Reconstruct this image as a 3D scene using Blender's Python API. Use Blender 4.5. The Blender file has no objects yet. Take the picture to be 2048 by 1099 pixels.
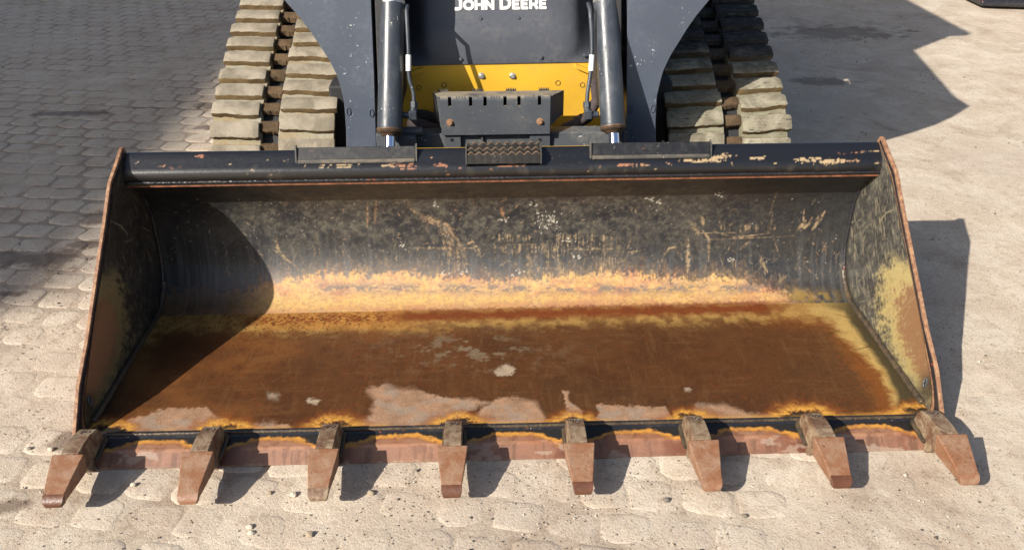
import bpy, math, random
import numpy as np
from mathutils import Vector, Matrix
random.seed(7); R = np.random.RandomState(11)
scene = bpy.context.scene
COL = scene.collection

# ------------------------------------------------------------ camera, sky, sun, exposure
F_PX = 1713.287; CP = np.array([-0.05035, -1.56077, 1.42108])
PITCH, YAW, ROLL = [math.radians(a) for a in (-30.638, 1.6585, -0.2077)]
PY = 16.18
_fw = np.array([math.sin(YAW)*math.cos(PITCH), math.cos(YAW)*math.cos(PITCH), math.sin(PITCH)])
_r = np.array([math.cos(YAW), -math.sin(YAW), 0.0]); _u = np.cross(_r, _fw)
_r2 = _r*math.cos(ROLL)+_u*math.sin(ROLL); _u2 = -_r*math.sin(ROLL)+_u*math.cos(ROLL)
cam_d = bpy.data.cameras.new('camera'); cam = bpy.data.objects.new('camera', cam_d); COL.objects.link(cam)
M = Matrix.Identity(4)
for i in range(3):
    M[i][0] = _r2[i]; M[i][1] = _u2[i]; M[i][2] = -_fw[i]; M[i][3] = CP[i]
cam.matrix_world = M
cam_d.sensor_width = 36.0; cam_d.lens = F_PX/2048*36.0; cam_d.shift_y = PY/2048
cam_d.clip_start = 0.02; cam_d.clip_end = 400
scene.camera = cam

SUN = Vector((-1.187, -1.009, 1.0)).normalized()          # towards the sun
world = bpy.data.worlds.new('World'); scene.world = world; world.use_nodes = True
wn = world.node_tree; wn.nodes.clear()
sky = wn.nodes.new('ShaderNodeTexSky'); sky.sky_type = 'NISHITA'; sky.sun_disc = False
sky.sun_elevation = math.asin(SUN.z); sky.sun_rotation = math.atan2(SUN.x, SUN.y)
sky.air_density = 1.0; sky.dust_density = 2.0; sky.ozone_density = 1.0
bg = wn.nodes.new('ShaderNodeBackground'); bg.inputs[1].default_value = 0.08
wo = wn.nodes.new('ShaderNodeOutputWorld')
wn.links.new(sky.outputs[0], bg.inputs[0]); wn.links.new(bg.outputs[0], wo.inputs[0])
sd = bpy.data.lights.new('sun', 'SUN'); sd.energy = 5.0; sd.angle = math.radians(0.53); sd.color = (1.0, 0.93, 0.83)
so = bpy.data.objects.new('sun', sd); COL.objects.link(so)
so.rotation_euler = (-SUN).to_track_quat('-Z', 'Y').to_euler(); so.location = (-8, -7, 7)
scene.view_settings.view_transform = 'Standard'; scene.view_settings.look = 'None'
scene.view_settings.exposure = 0.68; scene.view_settings.gamma = 1.0; scene.view_settings.use_curve_mapping = False

# ------------------------------------------------------------ helpers
def at(u, v, ax, val):                      # a pixel of the photograph -> point on a world plane
    d = _fw+(u-1024)/F_PX*_r2-(v-549.5-PY)/F_PX*_u2
    return CP+d*(val-CP[ax])/d[ax]
def px(X, Y, Z):                            # surface point -> place in the photograph (lays out stains on surfaces)
    dx, dy, dz = X-CP[0], Y-CP[1], Z-CP[2]
    z = dx*_fw[0]+dy*_fw[1]+dz*_fw[2]
    return (1024+F_PX*(dx*_r2[0]+dy*_r2[1]+dz*_r2[2])/z, 549.5+PY-F_PX*(dx*_u2[0]+dy*_u2[1]+dz*_u2[2])/z)
def lin(r, g, b):
    c = np.array([r, g, b], float)/255
    return np.where(c < .04045, c/12.92, ((c+.055)/1.055)**2.4)
def A(r, g, b, k=1.3): return lin(r, g, b)/(k*1.16)

def tag(o, label=None, cat=None, group=None, kind=None):
    if label: o['label'] = label
    if cat: o['category'] = cat
    if group: o['group'] = group
    if kind: o['kind'] = kind
    return o
def empty(name, loc, label=None, cat=None, group=None):
    o = bpy.data.objects.new(name, None); COL.objects.link(o); o.location = loc
    o.empty_display_size = .2
    return tag(o, label, cat, group)
def link(name, me, parent=None):
    o = bpy.data.objects.new(name, me); COL.objects.link(o)
    if parent is not None:
        o.parent = parent
        if parent.parent is None: o.matrix_parent_inverse = Matrix.Translation(parent.location).inverted()
    return o
def mesh(name, V, Fc, mat, parent=None, smooth=None, bev=0, seg=2):
    me = bpy.data.meshes.new(name); me.from_pydata([tuple(map(float, v)) for v in V], [], Fc); me.update()
    me.materials.append(mat)
    o = link(name, me, parent)
    if smooth is not None:
        me.shade_smooth(); me.set_sharp_from_angle(angle=math.radians(smooth))
    if bev:
        m = o.modifiers.new('bevel', 'BEVEL'); m.width = bev; m.segments = seg; m.limit_method = 'ANGLE'; m.angle_limit = math.radians(35)
        me.shade_smooth(); me.set_sharp_from_angle(angle=math.radians(180)); m.harden_normals = True
        me.set_sharp_from_angle(angle=math.radians(30))
    return o
class MB:
    def __init__(s): s.V = []; s.F = []
    def add(s, V, Fc):
        n = len(s.V); s.V += [tuple(map(float, v)) for v in V]; s.F += [tuple(i+n for i in f) for f in Fc]
    def hexa(s, P):                          # 8 points: bottom 4, top 4
        s.add(P, [(3,2,1,0), (4,5,6,7), (0,1,5,4), (1,2,6,5), (2,3,7,6), (3,0,4,7)])
    def box(s, x0, x1, y0, y1, z0, z1):
        s.hexa([(x0,y0,z0),(x1,y0,z0),(x1,y1,z0),(x0,y1,z0),(x0,y0,z1),(x1,y0,z1),(x1,y1,z1),(x0,y1,z1)])
    def prism(s, poly, off, base=(0,0,0)):   # closed polygon of 3-D points swept by off
        n = len(poly); P = [tuple(np.array(q)+np.array(base)) for q in poly]; Q = [tuple(np.array(q)+np.array(off)) for q in P]
        s.add(P+Q, [tuple(range(n))[::-1], tuple(range(n, 2*n))]+[(i, (i+1) % n, (i+1) % n+n, i+n) for i in range(n)])
    def tube(s, pts, r, n=12, cap=True):
        pts = [Vector(p) for p in pts]; rings = []
        if not hasattr(r, '__len__'): r = [r]*len(pts)
        up = None
        for i, p in enumerate(pts):
            t = (pts[min(i+1, len(pts)-1)]-pts[max(i-1, 0)]).normalized()
            if t.length < 1e-6: t = Vector((0,0,1))
            if up is None: up = t.orthogonal().normalized()
            a = (up-t*up.dot(t)).normalized(); b = t.cross(a); up = a
            rings.append([p+(a*math.cos(k*2*math.pi/n)+b*math.sin(k*2*math.pi/n))*r[i] for k in range(n)])
        V = [v for g in rings for v in g]; Fc = []
        for i in range(len(pts)-1):
            for k in range(n):
                Fc.append((i*n+k, i*n+(k+1) % n, (i+1)*n+(k+1) % n, (i+1)*n+k))
        if cap: Fc += [tuple(range(n))[::-1], tuple(range((len(pts)-1)*n, len(pts)*n))]
        s.add(V, Fc)
    def cyl(s, p, q, r, n=16): s.tube([p, q], r, n)
    def build(s, name, mat, parent=None, smooth=40, bev=0, seg=2):
        return mesh(name, s.V, s.F, mat, parent, smooth, bev, seg)
def grid(name, X, Y, Z, mat, parent, col=None, rough=None, flip=False):
    n, m = X.shape
    co = np.stack([X, Y, Z], -1).reshape(-1, 3).astype(np.float32)
    idx = np.arange(n*m).reshape(n, m)
    q = np.stack([idx[:-1, :-1], idx[1:, :-1], idx[1:, 1:], idx[:-1, 1:]], -1).reshape(-1, 4)
    if flip: q = q[:, ::-1]
    me = bpy.data.meshes.new(name)
    me.vertices.add(n*m); me.vertices.foreach_set('co', co.ravel())
    me.loops.add(q.size); me.loops.foreach_set('vertex_index', q.ravel().astype(np.int32))
    me.polygons.add(len(q)); me.polygons.foreach_set('loop_start', np.arange(0, q.size, 4, dtype=np.int32))
    me.polygons.foreach_set('use_smooth', np.ones(len(q), bool))
    me.update(calc_edges=True)
    if col is not None:
        at_ = me.color_attributes.new('Col', 'FLOAT_COLOR', 'POINT')
        c = np.concatenate([col, rough[..., None]], -1).reshape(-1, 4).astype(np.float32)
        at_.data.foreach_set('color', c.ravel())
    me.materials.append(mat)
    return link(name, me, parent)

# numpy noise ---------------------------------------------------
def _hash(i, j, s):
    h = (i.astype(np.int64)*374761393+j.astype(np.int64)*668265263+s*1442695041) & 0x7fffffff
    h = ((h ^ (h >> 13))*1274126177) & 0x7fffffff
    return ((h ^ (h >> 16)) & 0xffff)/65535.0
def vn(x, y, s=0):
    i = np.floor(x); j = np.floor(y); fx = x-i; fy = y-j
    fx = fx*fx*(3-2*fx); fy = fy*fy*(3-2*fy)
    a = _hash(i, j, s); b = _hash(i+1, j, s); c = _hash(i, j+1, s); d = _hash(i+1, j+1, s)
    return (a*(1-fx)+b*fx)*(1-fy)+(c*(1-fx)+d*fx)*fy
def fbm(x, y, s=0, o=5, g=.55):
    v = 0; a = 1; t = 0
    for k in range(o):
        v = v+a*vn(x*2**k+k*17.3, y*2**k-k*9.1, s+k); t += a; a *= g
    return v/t
def ss(a, b, x):
    t = np.clip((x-a)/(b-a), 0, 1); return t*t*(3-2*t)
def mix(c, d, m): return c*(1-m[..., None])+np.asarray(d)*m[..., None]
def sdf(U, V, P):                            # signed distance, negative inside
    P = np.array(P, float); d = np.full(U.shape, 1e18); ins = np.zeros(U.shape, bool)
    for k in range(len(P)):
        a = P[k]; b = P[(k+1) % len(P)]; e = b-a
        wx, wy = U-a[0], V-a[1]; t = np.clip((wx*e[0]+wy*e[1])/(e@e+1e-12), 0, 1)
        d = np.minimum(d, (wx-t*e[0])**2+(wy-t*e[1])**2)
        c = ((a[1] <= V) & (b[1] > V)) | ((b[1] <= V) & (a[1] > V))
        xx = a[0]+(V-a[1])/(e[1] if abs(e[1]) > 1e-9 else 1e-9)*e[0]
        ins ^= c & (U < xx)
    return np.sqrt(d)*np.where(ins, -1, 1)
def stroke(mask, U, V, pts, w, a=1.0, taper=True):  # rasterise a curved scratch in place (px coordinates)
    P = np.array(pts, float)
    lo = P.min(0)-w*2-2; hi = P.max(0)+w*2+2
    sel = (U > lo[0]) & (U < hi[0]) & (V > lo[1]) & (V < hi[1])
    r, c = np.where(sel)
    if len(r) == 0: return
    u = U[r, c]; v = V[r, c]; best = np.zeros(len(r)); L = len(P)-1
    for k in range(L):
        p = P[k]; e = P[k+1]-p; t = np.clip(((u-p[0])*e[0]+(v-p[1])*e[1])/(e@e+1e-9), 0, 1)
        d = np.hypot(u-p[0]-t*e[0], v-p[1]-t*e[1]); s = (k+t)/L
        ww = w*(1-abs(2*s-1)**2*.75 if taper else 1)
        best = np.maximum(best, np.clip(1.3-d/np.maximum(ww, .3), 0, 1))
    mask[r, c] = np.maximum(mask[r, c], best*a)

# ------------------------------------------------------------ materials
def nt(name):
    m = bpy.data.materials.new(name); m.use_nodes = True; t = m.node_tree; t.nodes.clear()
    o = t.nodes.new('ShaderNodeOutputMaterial'); b = t.nodes.new('ShaderNodeBsdfPrincipled')
    t.links.new(b.outputs[0], o.inputs[0]); return m, t, b
class N:
    def __init__(s, t): s.t = t
    def n(s, ty, **k):
        x = s.t.nodes.new(ty)
        for a, b in k.items(): setattr(x, a, b)
        return x
    def l(s, a, b): s.t.links.new(a, b)
    def pos(s, obj=False):
        if obj: return s.n('ShaderNodeTexCoord').outputs['Object']
        return s.n('ShaderNodeNewGeometry').outputs['Position']
    def noise(s, vec, scale, det=4, rough=.6, dist=0):
        x = s.n('ShaderNodeTexNoise'); x.inputs['Scale'].default_value = scale; x.inputs['Detail'].default_value = det
        x.inputs['Roughness'].default_value = rough; x.inputs['Distortion'].default_value = dist
        s.l(vec, x.inputs['Vector']); return x.outputs['Fac']
    def scale(s, vec, sc):
        x = s.n('ShaderNodeVectorMath', operation='MULTIPLY'); s.l(vec, x.inputs[0]); x.inputs[1].default_value = sc; return x.outputs[0]
    def mr(s, v, a, b, c=0, d=1, smooth=True):
        x = s.n('ShaderNodeMapRange'); x.interpolation_type = 'SMOOTHSTEP' if smooth else 'LINEAR'
        s.l(v, x.inputs[0]); x.inputs[1].default_value = a; x.inputs[2].default_value = b; x.inputs[3].default_value = c; x.inputs[4].default_value = d
        return x.outputs[0]
    def math(s, op, a, b=None):
        x = s.n('ShaderNodeMath', operation=op)
        for i, q in enumerate((a, b)):
            if q is None: continue
            if isinstance(q, (int, float)): x.inputs[i].default_value = q
            else: s.l(q, x.inputs[i])
        return x.outputs[0]
    def mix(s, f, a, b, mode='MIX'):
        x = s.n('ShaderNodeMix', data_type='RGBA', blend_type=mode)
        if isinstance(f, (int, float)): x.inputs[0].default_value = f
        else: s.l(f, x.inputs[0])
        for i, q in ((6, a), (7, b)):
            if isinstance(q, (tuple, list, np.ndarray)): x.inputs[i].default_value = (*[float(v) for v in q[:3]], 1)
            else: s.l(q, x.inputs[i])
        return x.outputs[2]
    def bump(s, h, st, dist, bs, prev=None):
        x = s.n('ShaderNodeBump'); x.inputs['Strength'].default_value = st; x.inputs['Distance'].default_value = dist
        s.l(h, x.inputs['Height'])
        if prev is not None: s.l(prev, x.inputs['Normal'])
        s.l(x.outputs[0], bs.inputs['Normal']); return x.outputs[0]

def painted(name, base, rough=.4, dust=(.30,.27,.22), dustamt=.35, chip=(.45,.42,.38), chipamt=.5, rust=None, spec=.5, stretch=(1,1,1), up=0.0):
    m, t, b = nt(name); g = N(t); P = g.pos()
    PS = g.scale(P, stretch)
    n1 = g.noise(P, 9, 6, .65); n2 = g.noise(PS, 70, 5, .7); n3 = g.noise(P, 2.2, 3)
    c = g.mix(g.mr(n3, .35, .65), np.array(base)*.88, np.array(base)*1.1)
    d = g.math('MULTIPLY', g.mr(n1, .42, .72), g.mr(n2, .35, .7))
    d = g.math('MULTIPLY', d, dustamt*2)
    if up:
        nz = g.n('ShaderNodeSeparateXYZ'); ge = g.n('ShaderNodeNewGeometry'); g.l(ge.outputs['Normal'], nz.inputs[0])
        d = g.math('ADD', d, g.math('MULTIPLY', g.mr(nz.outputs[2], .55, 1), g.math('MULTIPLY', g.mr(n1, .3, .6), up)))
    d = g.math('MINIMUM', d, .92)
    c = g.mix(d, c, dust)
    v1 = g.noise(P, 130, 3, .6, .8); v2 = g.noise(P, 13, 3, .6)
    ch = g.math('MULTIPLY', g.mr(v1, .70-.05*chipamt, .73-.05*chipamt), g.mr(v2, .52, .62))
    c = g.mix(ch, c, chip)
    if rust is not None:
        w = g.math('MULTIPLY', g.mr(g.noise(P, 45, 5, .7, .5), .6, .66), g.mr(g.noise(P, 6, 2), .5, .65))
        c = g.mix(w, c, rust)
    g.l(c, b.inputs['Base Color'])
    r = g.math('ADD', g.math('MULTIPLY', d, .45), g.mr(n2, .3, .7, rough-.05, rough+.08))
    g.l(r, b.inputs['Roughness']); b.inputs['Specular IOR Level'].default_value = spec
    g.bump(g.noise(P, 160, 4, .7), .25, .0008, b)
    return m
def metal(name, base, rough, metallic=1.0, var=.15):
    m, t, b = nt(name); g = N(t); P = g.pos()
    c = g.mix(g.noise(P, 60, 4), np.array(base)*(1-var), np.array(base)*(1+var))
    g.l(c, b.inputs['Base Color']); b.inputs['Metallic'].default_value = metallic
    g.l(g.mr(g.noise(P, 90, 4), .3, .7, rough*.8, rough*1.25), b.inputs['Roughness']); return m
def attr_mat(name, bump=.0009, fine=.22, spec=.5):
    m, t, b = nt(name); g = N(t); P = g.pos()
    a = g.n('ShaderNodeAttribute', attribute_name='Col')
    f = g.mr(g.noise(P, 320, 4, .7), .3, .7, 1-fine, 1+fine, False)
    x = g.n('ShaderNodeVectorMath', operation='SCALE'); g.l(a.outputs['Color'], x.inputs[0]); g.l(f, x.inputs[3])
    g.l(x.outputs[0], b.inputs['Base Color'])
    g.l(g.math('ADD', a.outputs['Alpha'], g.mr(g.noise(P, 150, 3), .3, .7, -.06, .06, False)), b.inputs['Roughness'])
    b.inputs['Specular IOR Level'].default_value = spec
    g.bump(g.noise(P, 220, 5, .7), .35, bump, b)
    return m
def rusty(name, base, dark, light, rough=.75, sc=1.0):
    m, t, b = nt(name); g = N(t); P = g.pos()
    n1 = g.noise(P, 14*sc, 6, .65, .6); n2 = g.noise(P, 60*sc, 5, .7); n3 = g.noise(P, 240, 3, .7)
    c = g.mix(g.mr(n1, .35, .68), base, light); c = g.mix(g.mr(n2, .58, .72), c, dark)
    c = g.mix(g.mr(n3, .25, .8, 0, .35), c, dark)
    g.l(c, b.inputs['Base Color']); g.l(g.mr(n2, .3, .7, rough-.12, rough+.1), b.inputs['Roughness'])
    g.bump(n3, .4, .001, b, g.bump(n1, .3, .003, b)); return m

def ground_mat(name, joint):
    m, t, b = nt(name); g = N(t); P = g.pos()
    dry = A(221, 204, 182, 1.16); pale = A(239, 225, 204, 1.16); brn = A(190, 166, 144, 1.16); gry = A(206, 190, 174, 1.16)
    n0 = g.noise(P, .9, 3, .55); n1 = g.noise(P, 5, 6, .65, .4); n2 = g.noise(P, 26, 6, .7); n3 = g.noise(P, 170, 5, .75); n4 = g.noise(P, 600, 3, .7)
    c = g.mix(g.mr(n1, .38, .66), dry, pale)
    c = g.mix(g.mr(n2, .50, .72, 0, .75), c, brn)
    c = g.mix(g.mr(n0, .45, .7, 0, .5), c, gry)
    c = g.mix(g.mr(g.noise(P, 3.1, 6, .7, .8), .50, .70, 0, .6), c, brn*.9)
    c = g.mix(g.mr(n3, .5, .72, 0, .9), c, brn*.62)
    c = g.mix(g.mr(n3, .44, .26, 0, .7), c, pale*1.1)
    c = g.mix(g.mr(n4, .58, .70, 0, .75), c, brn*.42)
    c = g.mix(g.mr(g.noise(P, 60, 4, .8), .60, .74, 0, .6), c, brn*.6)
    if joint:
        sz = g.n('ShaderNodeSeparateXYZ'); g.l(P, sz.inputs[0])
        c = g.mix(g.mr(sz.outputs[2], -.0004, -.0034, .04, .50), c, A(138, 114, 94, 1.2))
    else:
        oi = g.n('ShaderNodeObjectInfo'); c = g.mix(g.mr(oi.outputs['Random'], 0, 1, 0, .22, False), c, gry*.86)
    # damp patches and oil stains: their own fixed places on the yard
    wet = None
    nd = g.noise(P, 7, 5, .7)
    spots = [(-1.66, 1.06, .22, .075), (-1.60, .83, .07, .02), (-1.46, 1.16, .07, .03), (-1.19, 1.66, .05, .022), (-1.30, 1.87, .06, .022), (-1.22, 1.78, .03, .015),
             (-1.40, 2.62, .16, .05), (-1.38, 2.32, .05, .03), (-2.1, 2.55, .22, .04), (-1.75, 2.62, .10, .02), (-1.115, .105, .050, .040), (-1.16, -.115, .045, .028),
             (-1.50, 1.38, .10, .05), (2.2, 3.9, .4, .18), (1.75, 2.9, .16, .07)]
    for (sx, sy, rx, ry) in spots:
        v = g.n('ShaderNodeVectorMath', operation='SUBTRACT'); g.l(P, v.inputs[0]); v.inputs[1].default_value = (sx, sy, 0)
        w = g.scale(v.outputs[0], (1/rx, 1/ry, 0)); le = g.n('ShaderNodeVectorMath', operation='LENGTH'); g.l(w, le.inputs[0])
        q = g.mr(g.math('ADD', le.outputs['Value'], g.math('MULTIPLY', g.math('SUBTRACT', nd, .5), 4.2)), .55, 1.15, 1, 0)
        wet = q if wet is None else g.math('MAXIMUM', wet, q)
    c2 = g.mix(1.0, c, (.40, .36, .34), 'MULTIPLY'); c = g.mix(g.math('MULTIPLY', wet, .9), c, c2)
    g.l(c, b.inputs['Base Color']); b.inputs['Specular IOR Level'].default_value = .25
    g.l(g.math('SUBTRACT', .93, g.math('MULTIPLY', wet, .35)), b.inputs['Roughness'])
    a = g.bump(n2, .55, .006, b); a = g.bump(n3, .75, .0035, b, a); g.bump(n4, .5, .0012, b, a)
    return m

MAT = dict(
    steel=painted('painted_steel', (.066, .080, .108), .40, A(140, 145, 155), .12, chip=(.70, .70, .70), chipamt=.9),
    cyl=painted('cylinder_paint', (.036, .043, .055), .33, A(112, 118, 124), .30, chip=(.6, .57, .5), chipamt=.9, stretch=(1, .4, .15)),
    black=painted('black_paint', (.016, .017, .022), .30, A(120, 105, 88), .16, chip=(.5, .42, .33), chipamt=.5, rust=A(170, 95, 60)),
    step=painted('step_steel', (.045, .045, .043), .5, A(130, 120, 105), .6, chip=(.55, .48, .4), chipamt=.9, rust=A(150, 90, 60), up=.5),
    hook=painted('hook_bar_paint', (.009, .0095, .012), .42, A(110, 102, 92), .12, chip=(.4, .34, .28), chipamt=.8, rust=A(150, 92, 62)),
    tread=painted('step_tread_steel', (.014, .0135, .0135), .5, A(84, 76, 66), .22, chip=(.5, .45, .38), chipamt=.7), tread_edge=rusty('tread_highlight', A(104, 92, 76), A(54, 46, 38), A(150, 118, 92), .6, 5),
    panel=painted('panel_plastic', (.052, .058, .074), .48, A(120, 118, 114), .22, chip=(.3, .29, .25), chipamt=.0),
    bracket=painted('bracket_steel', (.066, .074, .086), .46, A(172, 158, 134), .15, chip=(.5, .48, .44), chipamt=.5, up=1.6),
    frame=painted('frame_steel', (.070, .078, .088), .45, A(130, 128, 118), .4, chip=(.62, .6, .5), chipamt=1.3),
    yellow=painted('yellow_paint', A(252, 198, 62, 1.25), .42, A(205, 160, 80), .28, chip=(.3, .22, .1), chipamt=.0),
    chrome=metal('chrome', (.75, .77, .92), .12), gland=rusty('gland', A(92, 72, 56), A(44, 34, 28), A(124, 100, 76), .5, 3),
    bolt=metal('zinc_bolt', (.72, .68, .6), .38), rbolt=rusty('rusty_bolt', A(168, 124, 92), A(104, 72, 52), A(190, 150, 116), .5, 4),
    white=painted('white_print', (.78, .78, .78), .5, (.5, .48, .45), .1, chipamt=0), band=metal('steel_band', (.62, .6, .56), .4),
    outline=painted('print_outline', (.16, .145, .13), .5, (.2, .19, .17), .1, chipamt=0),
    rubber=painted('rubber', (.022, .022, .022), .75, A(95, 90, 80), .5, chipamt=0), hose=painted('hose_sleeve', (.055, .042, .045), .85, A(120, 100, 95), .5, chipamt=0),
    dark=painted('dark_recess', (.018, .018, .020), .7, (.05, .045, .04), .2, chipamt=0),
    hole=painted('dark_hole', (.006, .006, .006), .9, (.01, .01, .01), .1, chipamt=0),
    tooth=rusty('worn_tooth', A(164, 112, 78, 1.4), A(86, 54, 36, 1.4), A(186, 150, 122, 1.4), .48, 2.2),
    shank=rusty('tooth_adapter', A(128, 92, 68, 1.4), A(46, 38, 36, 1.3), A(186, 164, 134, 1.3), .65, 2.6),
    tip=rusty('wet_tip', A(112, 70, 48, 1.4), A(72, 46, 34), A(122, 80, 58), .42, 2),
    edge_rust=rusty('rusted_edge', A(150, 104, 78, 1.3), A(54, 42, 38), A(206, 162, 122), .7, 3.5),
    lip=rusty('lip_wear', A(120, 74, 50), A(36, 30, 30), A(178, 112, 76), .6, 2.2),
    weld=rusty('weld', A(70, 62, 52, 1.3), A(30, 28, 26), A(110, 92, 70), .45, 3),
    attr=attr_mat('worn_bucket_steel', spec=.6), floor=attr_mat('rusty_floor_steel', .0012, .30, .28), ground=ground_mat('dusty_ground', True), paver=ground_mat('paver_concrete', False),
    wall=painted('render_wall', (.42, .40, .37), .9, (.3, .28, .25), .2, chipamt=0), roof=painted('roof_felt', (.12, .11, .11), .9, (.2, .18, .17), .2, chipamt=0),
    glass=metal('window_glass', (.03, .035, .04), .1, 0.0),
)
def track_mat(name, base, dk, dkz=False):
    m, t, b = nt(name); g = N(t); P = g.pos()
    n1 = g.noise(P, 12, 5, .65, .5); n2 = g.noise(g.scale(P, (1, 6, 6)), 26, 5, .7, .3); n3 = g.noise(P, 260, 4, .75)
    ge = g.n('ShaderNodeNewGeometry'); s = g.n('ShaderNodeSeparateXYZ'); g.l(P, s.inputs[0])
    c = g.mix(g.mr(n1, .35, .65), base[0], base[1])
    c = g.mix(g.mr(n3, .5, .75, 0, .6), c, dk)
    c = g.mix(g.math('MULTIPLY', g.mr(n2, .56, .66), base[3]), c, base[2])
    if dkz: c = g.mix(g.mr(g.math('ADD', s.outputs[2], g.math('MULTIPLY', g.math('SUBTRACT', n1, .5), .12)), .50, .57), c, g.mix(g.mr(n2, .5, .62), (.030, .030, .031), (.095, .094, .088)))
    g.l(c, b.inputs['Base Color']); b.inputs['Roughness'].default_value = .88; b.inputs['Specular IOR Level'].default_value = .3
    g.bump(n3, .8, .004, b, g.bump(n1, .5, .008, b)); return m
MAT['lugL'] = track_mat('muddy_lug', (A(194, 182, 162, 1.35), A(150, 140, 122, 1.35), A(160, 160, 150, 1.3), .6), A(126, 108, 82, 1.3))
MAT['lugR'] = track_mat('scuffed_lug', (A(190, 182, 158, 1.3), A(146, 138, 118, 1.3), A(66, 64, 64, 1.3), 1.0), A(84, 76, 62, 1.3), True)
MAT['carL'] = track_mat('muddy_belt', (A(170, 152, 118, 1.2), A(176, 174, 158, 1.2), A(138, 122, 96, 1.2), .6), A(84, 64, 42, 1.3))
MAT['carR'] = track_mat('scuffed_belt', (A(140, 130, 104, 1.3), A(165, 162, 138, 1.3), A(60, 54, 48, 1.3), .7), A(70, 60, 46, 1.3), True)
MAT['grit'] = track_mat('packed_grit', (A(104, 84, 56, 1.3), A(132, 110, 74, 1.3), A(64, 50, 34, 1.3), .8), A(40, 30, 20, 1.3))
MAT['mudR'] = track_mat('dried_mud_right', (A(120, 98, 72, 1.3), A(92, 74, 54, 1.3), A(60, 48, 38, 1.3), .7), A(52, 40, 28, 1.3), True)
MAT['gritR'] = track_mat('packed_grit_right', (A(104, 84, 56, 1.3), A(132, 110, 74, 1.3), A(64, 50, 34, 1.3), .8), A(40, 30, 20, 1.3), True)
MAT['mud'] = track_mat('dried_mud', (A(120, 98, 72, 1.3), A(92, 74, 54, 1.3), A(60, 48, 38, 1.3), .7), A(52, 40, 28, 1.3))

# ------------------------------------------------------------ ground, pavers, gravel
def cover(X, Y):                              # how much dust lies over the pavers (m above their tops)
    return -.0003-.0013*ss(.7, 2.4, Y-X*.6)+.0030*ss(.1, 1.6, X+.1*Y)+.0052*(fbm(X*2.6+5, Y*2.6+3, 3, 4)-.5)+.0014*(fbm(X*14+5, Y*14+3, 6, 3)-.5)
def dustz(X, Y):
    return cover(X, Y)+.0022*(fbm(X*9, Y*9, 9, 4)-.5)+.0016*(fbm(X*40, Y*40, 21, 3)-.5)
def axis(a, b, lo, hi, fine, coarse):
    return np.concatenate([np.arange(lo, a, coarse), np.arange(a, b, fine), np.arange(b, hi+coarse, coarse)])
gx = np.concatenate([[-200, -60, -20, -10], axis(-1.9, 1.9, -6, 6.0, .009, .03), [10, 20, 60, 200]])
gy = np.concatenate([[-100, -30, -8, -3, -1.5], axis(-.42, 1.9, -1.0, 7.0, .009, .03), [10, 20, 60, 300]])
GX, GY = np.meshgrid(gx, gy, indexing='ij')
GZ = dustz(GX, GY)*np.where((abs(GX) < 6) & (GY > -1) & (GY < 7), 1, 0)-.001
ground = grid('ground', GX, GY, GZ, MAT['ground'], None, flip=False); tag(ground, kind='structure')

def paver_mesh(k):
    rr = np.random.RandomState(40+k)
    n = 10; V = []; hw, hh = .0612, .0527
    ang = np.linspace(0, 2*math.pi, n, endpoint=False)+.2
    def ring(s, z, j):
        return [((abs(math.cos(a))**.42)*math.copysign(1, math.cos(a))*(hw-s)*j[i], (abs(math.sin(a))**.42)*math.copysign(1, math.sin(a))*(hh-s)*j[i], z) for i, a in enumerate(ang)]
    j = 1+rr.uniform(-.13, .05, n)
    V = ring(0, -.02, j)+ring(0, -.0035, j)+ring(.005, -.0009, j)+ring(.016, 0, j)+[(rr.uniform(-.01,.01), rr.uniform(-.01,.01), rr.uniform(.0, .0010))]
    F = [tuple(reversed([r*n+i, r*n+(i+1) % n, (r+1)*n+(i+1) % n, (r+1)*n+i])) for r in range(3) for i in range(n)]
    F = [f[::-1] for f in F]+[(3*n+i, 3*n+(i+1) % n, 4*n) for i in range(n)]
    me = bpy.data.meshes.new('paver'); me.from_pydata(V, [], F); me.materials.append(MAT['paver']); me.shade_smooth(); return me
pm = [paver_mesh(k) for k in range(7)]
cells = []; ca, sa = math.cos(-.16), math.sin(-.16)
for i in range(-55, 56):
    for j in range(-40, 62):
        lx = i*.1235+(j % 2)*.0617; ly = j*.1065
        x = lx*ca-ly*sa; y = lx*sa+ly*ca+1.0
        if -.55 < y < 6.0 and abs(x) < 1.35+.62*(y+.3): cells.append((x, y))
def showing(x, y):                            # distance to camera, and not hidden by bucket or machine
    hid = (abs(x) < 1.02 and .02 < y < 3.2)
    return (99 if hid else 0)+math.hypot(x, y+1.56)+max(0, float(cover(np.array(x), np.array(y)))+.001)*400
cells.sort(key=lambda c: showing(*c))
for k, (x, y) in enumerate(cells[:300]):
    o = bpy.data.objects.new('paver', pm[k % 7]); COL.objects.link(o); o.parent = ground
    o.location = (x+random.uniform(-.007, .007), y+random.uniform(-.006, .006), random.uniform(-.0016, .0006))
    o.rotation_euler = (random.uniform(-.012, .012), random.uniform(-.012, .012), -.16+random.choice((0, math.pi))+random.uniform(-.12, .12))
rest = MB()
for k, (x, y) in enumerate(cells[300:]):
    me = pm[k % 7]; a = -.16+random.uniform(-.11, .11); x += random.uniform(-.006, .006); y += random.uniform(-.006, .006); c_, s_ = math.cos(a), math.sin(a); dz = random.uniform(-.0012, .0008); tx, ty = random.uniform(-.012, .012), random.uniform(-.012, .012)
    rest.add([(x+v.co.x*c_-v.co.y*s_, y+v.co.x*s_+v.co.y*c_, v.co.z+dz+v.co.x*tx+v.co.y*ty) for v in me.vertices], [tuple(p.vertices) for p in me.polygons])
tag(rest.build('paver', MAT['paver'], ground, 180), kind='stuff')

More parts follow.
